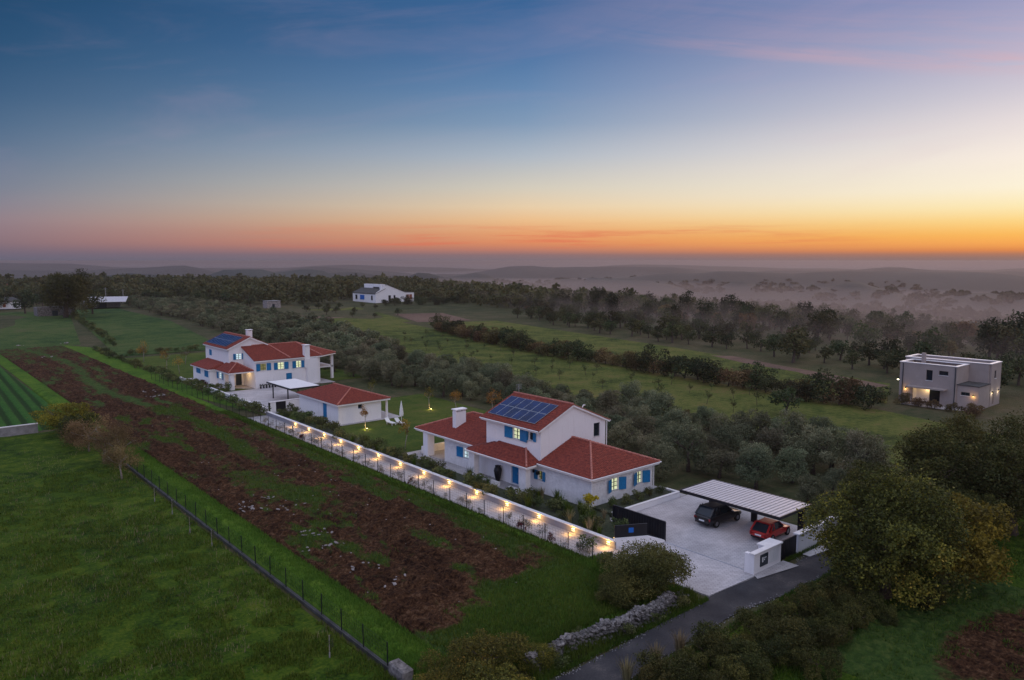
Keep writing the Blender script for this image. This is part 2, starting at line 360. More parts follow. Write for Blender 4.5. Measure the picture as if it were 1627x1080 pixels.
n.put(b.inputs['Base Color'], n.ramp(n.mr(n.m('ADD', n.m('MULTIPLY', n.noise(pos, .5, 5), .6), n.m('MULTIPLY', n.noise(pos, 9, 5, .8), .4)), .35, .65), [(0, (.026, .026, .03)), (.45, (.042, .041, .045)), (.8, (.06, .057, .06)), (1, (.1, .09, .085))]))
b.inputs['Roughness'].default_value = .9; b.inputs['Specular IOR Level'].default_value = .12
field_mat('left_field', [(.014, .036, .009), (.034, .07, .016), (.065, .095, .024), (.085, .085, .035)], scales=(.02, .2, 1.5), bdist=.3, lo=.4, hi=.6)
mat('far_valley', (.045, .05, .045), .95, var=.4, scale=.003, pos='World', c2=(.02, .025, .022))

# ---------------------------------------------------------------- terrain and fields
def terrain_h(x, y):
    x = np.asarray(x, float); y = np.asarray(y, float)
    edge = 196 + .27*np.clip(y, -200, 900)
    d = np.clip(x-edge, 0, None); r = np.hypot(x, y)
    z = -62*(1-np.exp(-d/620))
    far = np.clip((r-900)/1200, 0, 1)
    z = z - far*np.clip(62+z, 0, 40)*.8
    z = np.where(r > 1200, np.maximum(z, -62), z)
    # low ranges of hills in the valley
    az = np.arctan2(x, y)
    def ridge(r0, w, top, k, s, wild):
        h = top*1.5*(.3+.95*np.clip((fbm(az*k+s, az*0+s, 2, .35)-.2)/.6, 0, 1))
        return h*np.exp(-((r-r0-200*np.sin(az*5+s))/w)**2)
    m = np.clip((az-.12)/.25, 0, 1)
    z = z + ridge(1500, 170, 20, 22, 3, 1)*m + ridge(2400, 300, 27, 14, 8, 1)*m + ridge(3800, 450, 31, 11, 21, 1.0)*np.clip(m+.3, 0, 1) + ridge(6200, 900, 32, 8, 40, 1.0)
    z = z + np.where(r > 260, (fbm(x/70, y/70, 3)-.5)*5*np.clip((r-260)/300, 0, 1), 0)
    return np.minimum(z, 8)
radii = np.concatenate([np.linspace(4, 180, 20), 180*np.exp(np.linspace(0, math.log(26000/180), 150))[1:]])
nA = 420; azs = np.linspace(0, 2*math.pi, nA, endpoint=False)
RR, AA = np.meshgrid(radii, azs, indexing='ij'); X = RR*np.sin(AA); Y = RR*np.cos(AA)
Z = np.where(RR < 180, 0, terrain_h(X, Y))-.03
V = np.stack([X, Y, Z], -1).reshape(-1, 3); V = np.vstack([V, [[0, 0, -.03]]])
i, j = np.meshgrid(np.arange(len(radii)-1), np.arange(nA), indexing='ij'); jn = (j+1) % nA
F = np.stack([i*nA+j, i*nA+jn, (i+1)*nA+jn, (i+1)*nA+j], -1).reshape(-1, 4)[:, ::-1]
c = len(V)-1; Fc = np.array([[c, k, (k+1) % nA, (k+1) % nA] for k in range(nA)])
mi = (RR[:-1, :] > 900).astype(int).reshape(-1)
me = np_mesh('terrain', V, F, mi, sm=True)
bmc = MB()
for k in range(nA): bmc.face([V[c], V[(k+1) % nA], V[k]])
tag(link_mesh('terrain', me, [M['scrub_ground'], M['far_valley']]), kind='structure')
tag(bmc.build('ground_below_viewpoint', M['scrub_ground']), kind='structure')

def sheet(name, poly, m, z=.01, thick=0):
    b = MB(); b.face([(x, y, z) for x, y in poly])
    if thick:
        k = len(poly)
        for i in range(k): x0, y0 = poly[i]; x1, y1 = poly[(i+1) % k]; b.face([(x0, y0, z-thick), (x1, y1, z-thick), (x1, y1, z), (x0, y0, z)])
    return tag(b.build(name, m), kind='structure')
def inside(poly, X, Y):
    X = np.asarray(X); Y = np.asarray(Y); r = np.zeros(X.shape, bool); k = len(poly)
    for i in range(k):
        x0, y0 = poly[i]; x1, y1 = poly[(i+1) % k]
        if y0 == y1: continue
        r ^= ((y0 > Y) != (y1 > Y)) & (X < (x1-x0)*(Y-y0)/(y1-y0)+x0)
    return r
def grid(name, xs, ys, hf, m, attr=None, zoff=0, mask=None):
    X, Y = np.meshgrid(xs, ys, indexing='ij'); H = hf(X, Y)
    H[0, :] = H[-1, :] = -.05; H[:, 0] = H[:, -1] = -.05
    V = np.stack([X, Y, H+zoff], -1).reshape(-1, 3); n = len(ys)
    i, j = np.meshgrid(np.arange(len(xs)-1), np.arange(n-1), indexing='ij')
    F = np.stack([i*n+j, (i+1)*n+j, (i+1)*n+j+1, i*n+j+1], -1).reshape(-1, 4)
    if mask is not None:
        q = mask(X, Y).reshape(-1); F = F[q[F].all(1)]
    me = np_mesh(name, V, F, attrs={k: f(X, Y).ravel() for k, f in (attr or {}).items()}, sm=True)
    return tag(link_mesh(name, me, m), kind='structure')

# near left lawn
grid('lawn', np.arange(-45, 19.9, .3), np.arange(4, 111.8, .32), lambda X, Y: .05+.16*fbm(X/.7, Y/.7, 3)+.12*fbm(X/5, Y/5, 2), M['lawn_grass'])
# grass strip between fence and furrow (rises like a bank)
grid('grass_verge', np.arange(20.25, 23.1, .16), np.arange(30, 150, .3), lambda X, Y: .1+.35*np.exp(-((X-21.5)/.9)**2)+.14*fbm(X/.5, Y/.5, 3), M['strip_grass'])
def grassmask(X, Y):
    n = fbm(X/1.7+4, Y/6+2, 4, .6)
    g = np.clip((n-.49)*5, 0, 1)*.62; fine = .45*(fbm(X/1.3+7, Y/1.8, 4, .6)-.5)*2
    mid = np.exp(-((X-(31.5-.012*(Y-100)+1.5*np.sin(Y/13)))/1.4)**2)*np.clip((Y-66)/20, 0, 1)*.95         # weedy strip down the middle
    mid2 = np.exp(-((X-(29.0+1.5*np.sin(Y/7)))/3.0)**2)*np.exp(-((Y-70)/13)**2)*1.0
    e = np.clip((38.8-.62*(X-27)*0-Y+(X-26)*.1+6*(fbm(X/4, Y/4, 3)-.5)+np.where(X < 29, -2.5, 0))/2.0, 0, 1)
    right = np.clip((X-34.6-2.5*(fbm(X/6+9, Y/10, 3)-.5))/1.6, 0, 1)*.55*np.clip((110-Y)/30, .3, 1)
    top = np.clip((Y-185)/25, 0, 1)*.5
    return np.clip(np.maximum.reduce([g, mid*.8, mid2*.55, e, right, top])+fine, 0, 1)
def soil_h(X, Y):
    g = grassmask(X, Y)
    clod = np.abs(fbm(X/.55, Y/.75, 3, .6)-.5)*2; big = fbm(X/2.3+3, Y/3.1, 2)
    return .04+(1-g)*(.5*clod+.32*big+.09*np.sin(2*math.pi*X/1.15+fbm(X/6, Y/6, 2)*3))+g*(.18*fbm(X/.6, Y/.6, 2)+.12)
ys = [30.0]
while ys[-1] < 222: ys.append(ys[-1]+.17+max(0, (ys[-1]-60))*.0028)
grid('ploughed_field', np.arange(23.0, 37.9, .17), np.array(ys), soil_h, M['red_soil'], attr={'grass': grassmask})
grid('path_verge', np.arange(37.7, 39.25, .15), np.arange(30, 150, .3), lambda X, Y: .1+.14*fbm(X/.5, Y/.5, 3)-.12*np.exp(-((X-38.2)/.2)**2), M['strip_grass'])
sheet('far_verge', [(36.5, 148), (42.2, 103), (42.6, 215), (38, 226)], M['strip_grass'], .03)
def rows_h(X, Y): return .06+.3*(.5+.5*np.sin(2*math.pi*(X-.03*Y)/1.7))+.05*fbm(X, Y, 2)
def furrow_shade(X, Y): return np.clip(.5-.75*np.sin(2*math.pi*(X-.03*Y)/1.7)-.15+.3*(fbm(X/4, Y/9, 2)-.5), 0, 1)  # furrow shade put into the colour; soft light leaves the rows flat
grid('crop_field', np.arange(-40, 20.6, .3), np.arange(113.2, 205, 1.2), rows_h, M['crop_rows'], attr={'grass': furrow_shade})  # grass attribute carries the painted furrow shade here
sheet('crop_edge', [(20.6, 112.5), (23.2, 112.5), (23.2, 214), (20.6, 214)], M['strip_grass'], .03)
sheet('near_corner_grass', [(20, 29.6), (40.4, 29.6), (40.6, 37.5), (39.2, 37.5), (20, 37.5)], M['strip_grass'], .03)
sheet('left_meadow', [(-60, 206), (24, 214), (42, 224), (66, 372), (50, 385), (-60, 385)], M['left_field'], .02)
sheet('back_meadow', [(43, 190), (68, 190), (84, 290), (88, 385), (68, 385)], M['left_field'], .024)
sheet('villa_lawn', [(43, 126), (72, 126), (72, 186), (43, 186)], M['garden_grass'], .024)
sheet('garden_lawn', [(42.2, 59), (67, 62), (69, 104), (42.2, 104)], M['garden_grass'], .03)
sheet('meadow', [(84, 22), (104, 18), (113, 48), (118, 100), (138, 196), (160, 300), (132, 310), (112, 214), (92, 150), (86, 100), (83, 60)], M['meadow_grass'], .02)
sheet('second_meadow', [(119, 50), (139, 58), (156, 120), (176, 215), (150, 222), (140, 188), (122, 100)], M['meadow_grass'], .02)
sheet('brown_strip', [(132, 58), (136.5, 57), (141, 68), (146, 84), (152, 99), (149, 103), (143, 90), (139.5, 76), (134, 68)], M['brown_soil'], .026)
sheet('far_meadow', [(116, 225), (150, 232), (172, 300), (180, 335), (128, 335)], M['meadow_grass'], .026)
sheet('bare_patch', [(118, 268), (150, 262), (160, 292), (128, 300)], M['brown_soil'], .032)
sheet('far_brown_field', [(150, 228), (170, 222), (185, 262), (166, 270)], M['brown_soil'], .032)
sheet('right_grass', [(25, -8), (96, -8), (96, 22), (54, 23.6), (46, 24.2), (27, 24.2)], M['lawn_grass'], .012)
grid('brown_patch', np.arange(38.5, 58, .2), np.arange(6.5, 19.6, .2), lambda X, Y: .03+.34*np.abs(fbm(X/.6, Y/.6, 3)-.5)*2, M['red_soil'], attr={'grass': lambda X, Y: np.clip(1.1-1.0*np.clip(1.5-(((X-49.5)*.93+(Y-12.6)*-.3)/7.0)**2-(((Y-12.6)+.2*(X-49.5))/3.0)**2, 0, 1)+.5*(fbm(X/2, Y/2, 3)-.5), 0, 1)})
# road with broken edges
road_l = [(-30, 27.6), (10, 27.3), (26, 27.2), (33, 27.4), (40.8, 27.8), (46, 27.55), (49.6, 26.9), (52, 27.2), (57, 26.6), (72, 27.4), (90, 27)]
road_r = [(90, 23.6), (70, 23.9), (54, 24.3), (46, 24.6), (40, 25.3), (33, 24.9), (27, 24.6), (10, 24.4), (-30, 24.4)]
def jag(p, a):
    o = []
    for (x0, y0), (x1, y1) in zip(p, p[1:]):
        n = max(1, int(abs(x1-x0)/.6))
        for k in range(n): t = k/n; o.append((x0+(x1-x0)*t, y0+(y1-y0)*t+rnd.uniform(-a, a)))
    return o+[p[-1]]
rl, rr = jag(road_l, .06), jag(road_r, .12)[::-1]
bq = MB(); NN = 150
def ipt(p, x):
    for (x0, y0), (x1, y1) in zip(p, p[1:]):
        if x0 <= x <= x1: return y0+(y1-y0)*(x-x0)/max(1e-6, x1-x0)
    return p[-1][1]
for k in range(NN):
    xa, xb = -30+120*k/NN, -30+120*(k+1)/NN
    bq.face([(xa, ipt(rr, xa), .035), (xb, ipt(rr, xb), .035), (xb, ipt(rl, xb), .035), (xa, ipt(rl, xa), .035)])
tag(bq.build('road', M['asphalt']), kind='structure')
# courtyard of the near house and path along the garden wall
sheet('courtyard', [(40.8, 27.85), (46, 27.6), (46.2, 28.1), (57.6, 28.1), (57.6, 41.9), (46.4, 41.9), (46.4, 36.4), (41.6, 37.2), (40.2, 37.2)], M['paving'], .075, .1)
sheet('garden_path', [(39.3, 37.2), (42.2, 37.2), (42.2, 103.5), (39.3, 103.5)], M['path_paving'], .07, .1)
sheet('house_terrace', [(45, 51.5), (45, 72.5), (57.5, 72.5), (57.5, 42), (46.6, 42), (46.6, 51.5)], M['path_paving'], .06, .08)
sheet('villa_courtyard', [(43.3, 104.2), (53.6, 104.2), (53.6, 126.4), (43.3, 126.4)], M['paving'], .075, .1)
sheet('villa_terrace', [(43.8, 133), (50, 126.4), (64, 124.6), (64, 146), (43.8, 146)], M['path_paving'], .06, .08)
sheet('annex_terrace', [(46.4, 90.2), (56.5, 90.2), (56.5, 103.8), (46.4, 103.8)], M['path_paving'], .06, .08)
sheet('garden_bed', [(42.42, 37.9), (44.6, 37), (46.3, 41.5), (47.2, 42.4), (47.2, 44), (46.9, 51.4), (45, 51.6), (45, 90), (42.42, 103)], M['soil_bed'], .3, .3)
sheet('modern_house_terrace', [(120.5, 42.5), (122, 39.5), (123.3, 39.5), (123.3, 48.5), (120.5, 48.5)], M['path_paving'], .05, .06)

# ---------------------------------------------------------------- building helpers
def gap(ax, c, a, d, z):                      # 'X': wall facing -X at x=c, a runs along y; 'Y': wall facing -Y at y=c, a runs along x
    return (c-d, a, z) if ax == 'X' else (a, c-d, z)
def pbox(b, ax, c, a0, a1, d0, d1, z0, z1):
    p, q = gap(ax, c, a0, d0, z0), gap(ax, c, a1, d1, z1); b.box(*p, *q); return b
def wall(b, ax, c, a0, a1, z0, z1, holes=(), t=.3, top=None):
    """wall slab behind plane c with real openings; top(a)-> z gives a gable line"""
    xs = sorted({a0, a1, *[h[0] for h in holes], *[h[1] for h in holes]}); zs = sorted({z0, z1, *[h[2] for h in holes], *[h[3] for h in holes]})
    for i in range(len(xs)-1):
        k = 0
        while k < len(zs)-1:
            mx, mz = (xs[i]+xs[i+1])/2, (zs[k]+zs[k+1])/2
            if any(h[0] < mx < h[1] and h[2] < mz < h[3] for h in holes): k += 1; continue
            e = k
            while e+1 < len(zs)-1 and not any(h[0] < mx < h[1] and h[2] < (zs[e+1]+zs[e+2])/2 < h[3] for h in holes): e += 1
            pbox(b, ax, c, xs[i], xs[i+1], 0, -t, zs[k], zs[e+1]); k = e+1
def gable(b, ax, c, pts, t=.3):
    f = [gap(ax, c, a, 0, z) for a, z in pts]; k = [gap(ax, c, a, -t, z) for a, z in pts]; n = len(pts)
    b.face(f); b.face(k[::-1])
    for i in range(n): b.face([f[i], k[i], k[(i+1) % n], f[(i+1) % n]])
def window(par, ax, c, a0, a1, z0, z1, glow=None, shut=(1, 1), leafw=None, mull=1, bars=2, frame='white_trim', open_deg=8, sill=True, shmat='blue_paint', closed=False):
    W = MB(); w = .06
    pbox(W, ax, c, a0, a1, -.12, -.18, z0, z0+w); pbox(W, ax, c, a0, a1, -.12, -.18, z1-w, z1)
    pbox(W, ax, c, a0, a0+w, -.12, -.18, z0+w, z1-w); pbox(W, ax, c, a1-w, a1, -.12, -.18, z0+w, z1-w)
    f = W.build('window', M[frame], par)
    g = MB(); pbox(g, ax, c, a0+w, a1-w, -.17, -.175, z0+w, z1-w)
    g.build('pane', M[glow or 'dark_glass'], f, off=wl(par))
    if mull or bars:
        q = MB()
        for i in range(mull): m_ = a0+(a1-a0)*(i+1)/(mull+1); pbox(q, ax, c, m_-.035, m_+.035, -.11, -.165, z0+w, z1-w)
        for i in range(bars): m_ = z0+(z1-z0)*(i+1)/(bars+1); pbox(q, ax, c, a0+w, a1-w, -.13, -.164, m_-.022, m_+.022)
        q.build('glazing_bars', M['dark_frame'], f, off=wl(par))
    if sill:
        q = MB(); pbox(q, ax, c, a0-.05, a1+.05, .06, -.1, z0-.07, z0); q.build('sill', M['coping_stone'], f, off=wl(par))
    lw = leafw or (a1-a0)/2+.04
    for sgn, on in ((-1, shut[0]), (1, shut[1])):
        if not on: continue
        h = a0 if sgn < 0 else a1; q = MB(); th = R(open_deg); n = 9
        def P(u, d, z): return gap(ax, c, h+sgn*(u*math.cos(th)), .02+u*math.sin(th)+d, z)
        def bx(u0, u1, d0, d1, zz0, zz1):
            v = [P(u, d, z) for z in (zz0, zz1) for d in (d0, d1) for u in (u0, u1)]; b0 = len(q.v); q.v += v
            for fc in ((0, 2, 3, 1), (4, 5, 7, 6), (0, 1, 5, 4), (2, 6, 7, 3), (0, 4, 6, 2), (1, 3, 7, 5)): q.f.append([b0+i for i in fc]); q.mi.append(0)
        bx(0, .07, 0, .05, z0, z1); bx(lw-.07, lw, 0, .05, z0, z1); bx(.07, lw-.07, 0, .05, z0, z0+.08); bx(.07, lw-.07, 0, .05, z1-.08, z1)
        nl = max(4, int((z1-z0-.16)/.13))
        for k in range(nl):
            za = z0+.08+(z1-z0-.16)*k/nl; bx(.07, lw-.07, .008, .03, za+.012, za+(z1-z0-.16)/nl-.012)
        bx(.07, lw-.07, .002, .008, z0+.08, z1-.08)
        q.build('shutter', M[shmat], par)
    return f
TW, TL = .24, .36
def tiles(par, faces, name='roof_tiles', seed=1):
    """half-round clay tiles in overlapping courses over each planar face; first edge of a face is its eave"""
    V = []; F = []; rs = random.Random(seed); base = MB()
    for poly in faces:
        P = [Vector(p) for p in poly]; u = (P[1]-P[0]).normalized()
        n = (P[1]-P[0]).cross(P[2]-P[0]).normalized()
        if n.z < 0: n = -n
        v = n.cross(u).normalized()
        if v.z < 0: v = -v
        base.slab([p+n*.0 for p in P], n, .1)
        q = [((p-P[0]).dot(u), (p-P[0]).dot(v)) for p in P]
        umin, umax = min(a for a, _ in q), max(a for a, _ in q); vmax = max(b for _, b in q)
        nv = int(vmax/TL)+1
        for r in range(nv):
            v0 = r*TL-.05; vc = min(r*TL+TL*.5, vmax-.02)
            # span of the polygon at this course
            xs = []
            for i in range(len(q)):
                (x0, y0), (x1, y1) = q[i], q[(i+1) % len(q)]
                if (y0 <= vc < y1) or (y1 <= vc < y0): xs.append(x0+(x1-x0)*(vc-y0)/(y1-y0))
            if len(xs) < 2: continue
            a, b = min(xs), max(xs); k0 = math.ceil((a-umin)/TW-.15); k1 = math.floor((b-umin)/TW+.15)
            v1 = min(v0+TL+.05, vmax+.03)
            for k in range(k0, k1):
                uc = umin+(k+.5)*TW; lift = rs.uniform(0, .012); bb = len(V); sh = rs.uniform(-.012, .012)
                for vv, hh, rr in ((v0+sh, .045+lift, .125), (v1, .02+lift, .1)):
                    for ang_ in (0, 60, 120, 180):
                        V.append(P[0]+u*(uc+rr*math.cos(R(ang_)))+v*vv+n*(hh-.02+.06*math.sin(R(ang_))))
                F += [[bb+i, bb+i+1, bb+i+5, bb+i+4] for i in range(3)]
                F.append([bb, bb+3, bb+2, bb+1])
    off = wl(par); me = np_mesh(name, np.array([tuple(p-off) for p in V]), np.array(F))
    roof = base.build('roof', M['roof_under'], par)
    t = link_mesh(name, me, M['roof_tile'], roof); t['kind'] = 'stuff'
    WL[roof.name] = off
    return roof
def ridge(par, p, q, w=.2, name='ridge_tiles', m='ridge_tile'):
    p, q = Vector(p), Vector(q); L = (q-p).length; n = max(1, int(L/.38)); d = (q-p)/n; b = MB()
    uu = d.normalized()
    for k in range(n):
        a = p+d*k+Vector((0, 0, .03)); e = p+d*(k+1.05)+Vector((0, 0, .01)); b.tube([a, e], [w*.55, w*.45], 6)
    o = b.build(name, M[m], par); o['kind'] = 'stuff'; return o
def gutter(par, pts, r=.06, z=-.05):
    b = MB(); b.tube([(x, y, zz+z) for x, y, zz in pts], r, 6); return b.build('gutter', M['white_trim'], par)
def eave_board(par, pts, h=.2, t=.08):
    b = MB()
    for p, q in zip(pts, pts[1:]): b.bar((p[0], p[1], p[2]-h/2-.02), (q[0], q[1], q[2]-h/2-.02), t, h)
    return b.build('eave_board', M['white_trim'], par)
def downpipe(par, x, y, z0, z1):
    b = MB(); b.tube([(x, y, z1), (x, y, z0)], .05, 6); return b.build('downpipe', M['white_trim'], par)
def cladding(par, ax, c, a0, a1, z0, z1, holes, seed=1, d=.035):
    """rough squared stone facing laid in courses"""
    rs = random.Random(seed); b = MB(); z = z0
    while z < z1-.05:
        h = min(rs.uniform(.16, .26), z1-z); a = a0-rs.uniform(0, .3)
        while a < a1-.02:
            w = rs.uniform(.25, .62); s0, s1 = max(a, a0)+.008, min(a+w, a1)-.008; a += w
            if s1-s0 < .04: continue
            mz = z+h/2
            cuts = [(s0, s1)]
            for H in holes:
                if z+h > H[2] and z < H[3]:
                    nc = []
                    for p, q in cuts:
                        if q <= H[0] or p >= H[1]: nc.append((p, q)); continue
                        if p < H[0]: nc.append((p, H[0]-.01))
                        if q > H[1]: nc.append((H[1]+.01, q))
                    cuts = nc
            for p, q in cuts:
                if q-p > .04: pbox(b, ax, c, p, q, .004+rs.uniform(.3, 1)*d, -.01, z+.008, z+h-.008)
        z += h
    o = b.build('stone_cladding', M['white_stone'], par); o['kind'] = 'stuff'; return o
def solar(par, y0, y1, cols, rows, P0, v, n, ph):
    """P0(y) gives the low point at y on the slope; v up-slope unit, n normal"""
    w = (y1-y0)/cols
    for i in range(cols):
        for j in range(rows):
            yb, ye = y0+i*w+.015, y0+(i+1)*w-.015
            A = [Vector(P0(yb))+v*(j*ph+.015), Vector(P0(ye))+v*(j*ph+.015), Vector(P0(ye))+v*((j+1)*ph-.015), Vector(P0(yb))+v*((j+1)*ph-.015)]
            A = [p+n*.17 for p in A]; b = MB(); b.slab(A, n, .04); f = b.build('solar_panel', M['aluminium'], par)
            e = .028; vv = v; uu = Vector((0, 1, 0))
            I = [A[0]+uu*e+vv*e, A[1]-uu*e+vv*e, A[2]-uu*e-vv*e, A[3]+uu*e-vv*e]; g = MB(); g.slab([p+n*.006 for p in I], n, .004)
            g.build('solar_cells', M['solar_cell'], f, off=wl(par))

# ---------------------------------------------------------------- near house
H = thing('villa', (51, 56, 0), 'nearest white villa with red roofs, blue shutters and twelve solar panels by the lamp-lit path', 'house')
b = MB()
nx = [(49.85, 50.85, 1.3, 2.45), (53.35, 54.15, 1.3, 2.45)]
wall(b, 'Y', 44.6, 47.3, 55.6, 0, 3.0, nx)
sx_ = [(50.92, 51.6, 1.35, 2.25), (54.4, 55.5, .15, 2.35), (62.4, 63.4, 1.1, 2.2)]
wall(b, 'X', 47.3, 44.9, 66.75, 0, 3.0, sx_)
b.box(55.3, 44.9, 0, 55.6, 66.75, 3.0); b.box(47.6, 66.45, 0, 55.3, 66.75, 3)
b.build('ground_floor_walls', M['white_plaster'], H)
b = MB()
ux = [(54.15, 55.25, 4.65, 5.8), (52.25, 52.95, 4.9, 5.75)]
wall(b, 'X', 47.3, 51.2, 59.4, 3.0, 6.12, ux)
uy = [(54.5, 55.4, 4.45, 5.8)]
gable(b, 'Y', 51.2, [(47.6, 3), (54.5, 3), (54.5, 6.7), (51.4, 8.0), (47.6, 6.35)]); gable(b, 'Y', 51.2, [(54.5, 3), (55.4, 3), (55.4, 4.45), (54.5, 4.45)]); gable(b, 'Y', 51.2, [(54.5, 5.8), (55.4, 5.8), (55.4, 6.3), (54.5, 6.7)]); gable(b, 'Y', 51.2, [(55.4, 3), (56.2, 3), (56.2, 5.95), (55.4, 6.3)])
gable(b, 'Y', 59.1, [(47.6, 3), (56.2, 3), (56.2, 5.95), (51.4, 8.0), (47.6, 6.35)])
b.box(55.9, 51.5, 3, 56.2, 59.1, 5.9)
b.build('upper_floor_walls', M['white_plaster'], H)
cladding(H, 'Y', 44.6, 47.27, 55.63, .05, 2.95, [(a-.05, b_+.05, c_-.08, d_) for a, b_, c_, d_ in nx], 1)
cladding(H, 'X', 47.3, 44.57, 51.2, .05, 2.95, [(50.85, 51.65, 1.27, 2.25)], 2)
cladding(H, 'X', 47.3, 60.6, 66.8, .05, 2.95, [(62.35, 63.45, 1.02, 2.2)], 3)
window(H, 'Y', 44.6, *nx[0], glow='window_lit', open_deg=22, leafw=.72); window(H, 'Y', 44.6, *nx[1], glow='window_lit', open_deg=22, leafw=.78)
window(H, 'X', 47.3, *sx_[0], glow='window_dim', leafw=.42)
window(H, 'X', 47.3, *sx_[2], glow='window_lit_pale', shut=(0, 1), leafw=.95); 
window(H, 'X', 47.3, *ux[0], glow='window_lit', leafw=1.1, open_deg=5); window(H, 'X', 47.3, *ux[1], leafw=.42, open_deg=5)
window(H, 'Y', 51.2, *uy[0], shut=(0, 0), frame='dark_frame', mull=0, bars=0)
roofs = [
 [(46.8, 44.1, 3.1), (56.1, 44.1, 3.1), (51.4, 48.7, 4.85)],
 [(46.8, 51.2, 3.1), (46.8, 44.1, 3.1), (51.4, 48.7, 4.85), (51.4, 51.2, 4.85)],
 [(56.1, 44.1, 3.1), (56.1, 51.2, 3.1), (51.4, 51.2, 4.85), (51.4, 48.7, 4.85)]]
tiles(H, roofs, seed=1)
roofs = [[(46.85, 59.85, 6.15), (46.85, 51.0, 6.15), (51.4, 51.0, 8.12), (51.4, 59.85, 8.12)],
         [(56.7, 51.0, 5.9), (56.7, 59.85, 5.9), (51.4, 59.85, 8.12), (51.4, 51.0, 8.12)]]
tiles(H, roofs, seed=2)
roofs = [[(46.7, 71.7, 3.0), (46.7, 59.4, 3.0), (51.4, 59.4, 4.85), (51.4, 67.0, 4.85)],
         [(56.1, 71.7, 3.0), (46.7, 71.7, 3.0), (51.4, 67.0, 4.85)],
         [(56.1, 59.4, 3.0), (56.1, 71.7, 3.0), (51.4, 67, 4.85), (51.4, 59.4, 4.85)]]
tiles(H, roofs, seed=3)
roofs = [[(45.5, 60.6, 2.88), (45.5, 51.2, 2.88), (47.3, 53.3, 4.0), (47.3, 57.3, 4.0)],
         [(45.5, 51.2, 2.88), (47.3, 51.2, 3.05), (47.3, 53.3, 4.0)],
         [(47.3, 60.6, 3.1), (45.5, 60.6, 2.88), (47.3, 57.3, 4.0)]]
tiles(H, roofs, 'roof_tiles', 4)
for p, q in [((46.8, 44.1, 3.12), (51.4, 48.7, 4.9)), ((56.1, 44.1, 3.12), (51.4, 48.7, 4.9)), ((51.4, 48.7, 4.92), (51.4, 51.2, 4.92)), ((51.4, 51, 8.17), (51.4, 59.85, 8.17)),
             ((45.5, 51.2, 2.95), (47.3, 53.3, 4.06)), ((46.7, 71.7, 3.05), (51.4, 67, 4.92)), ((51.4, 67, 4.92), (51.4, 59.4, 4.92)), ((56.1, 71.7, 3.05), (51.4, 67, 4.92))]: ridge(H, p, q)
eave_board(H, [(46.85, 51.1, 3.06), (46.85, 44.15, 3.06), (56.05, 44.15, 3.06), (56.05, 51.2, 3.06)])
eave_board(H, [(46.9, 59.8, 6.12), (46.9, 51.05, 6.12)]); eave_board(H, [(46.9, 51.03, 6.15), (51.4, 51.03, 8.1), (56.65, 51.03, 5.88)], .16)
eave_board(H, [(46.75, 60.6, 2.96), (46.75, 71.65, 2.96), (56.05, 71.65, 2.96)]); eave_board(H, [(45.55, 60.55, 2.86), (45.55, 51.25, 2.86), (46.8, 51.25, 2.9)])
gutter(H, [(46.72, 51.1, 3.1), (46.72, 44.02, 3.1), (56.18, 44.02, 3.1), (56.18, 51, 3.1)]); gutter(H, [(46.77, 59.85, 6.15), (46.77, 51.0, 6.15)]); gutter(H, [(45.42, 60.6, 2.88), (45.42, 51.15, 2.88), (46.7, 51.15, 2.92)]); gutter(H, [(46.62, 60.7, 3.0), (46.62, 71.8, 3.0)])
gutter(H, [(56.78, 51, 5.9), (56.78, 59.8, 5.9)])
downpipe(H, 47.2, 44.5, .2, 3.0); downpipe(H, 55.7, 44.5, .2, 3.0); downpipe(H, 47.22, 51.1, 3.1, 6.0); downpipe(H, 56.3, 51.1, 3.2, 5.8)
# soffits
b = MB(); b.box(46.85, 44.15, 2.9, 47.25, 51.1, 2.93); b.box(47.25, 44.15, 2.9, 55.65, 44.5, 2.93); b.box(55.65, 44.15, 2.9, 56.05, 51.1, 2.93); b.box(46.75, 60.6, 2.8, 47.25, 71.6, 2.83); b.box(45.6, 51.3, 2.72, 47.25, 60.5, 2.75); b.box(47.25, 66.8, 2.8, 56.0, 71.6, 2.83)
b.build('soffit', M['white_trim'], H)
# porch and loggia
for y0 in (51.6, 59.5):
    b = MB(); b.box(45.75, y0, 0, 46.35, y0+.95, 2.72); b.build('pillar', M['white_stone'], H)
for x0, y0 in ((46.75, 69.3), (54.9, 70.6)):
    b = MB(); b.box(x0, y0, 0, x0+.9, y0+.9, 2.8); b.build('pillar', M['white_plaster'], H)
b = MB(); b.box(45.8, 52.6, 0, 46.05, 54.2, .4); b.box(45.8, 55.7, 0, 46.05, 59.5, .4); b.build('porch_wall', M['white_stone'], H)
b = MB(); b.box(47.42, 54.44, .17, 47.5, 55.46, 2.33); 
for k in range(4): b.box(47.4, 54.5+k*.24, .25, 47.43, 54.7+k*.24, 2.25)
d = b.build('door', M['blue_paint'], H); b = MB(); b.tube([(47.34, 54.58, 1.15), (47.34, 54.58, 1.35)], .02); b.build('handle', M['aluminium'], d, off=wl(H))
b = MB(); b.box(47.0, 67.0, .05, 55.4, 71.2, .16); b.build('loggia_floor', M['path_paving'], H)
b = MB(); b.box(46.9, 70.6, .16, 54.9, 70.8, 1.0); b.build('loggia_parapet', M['white_plaster'], H)
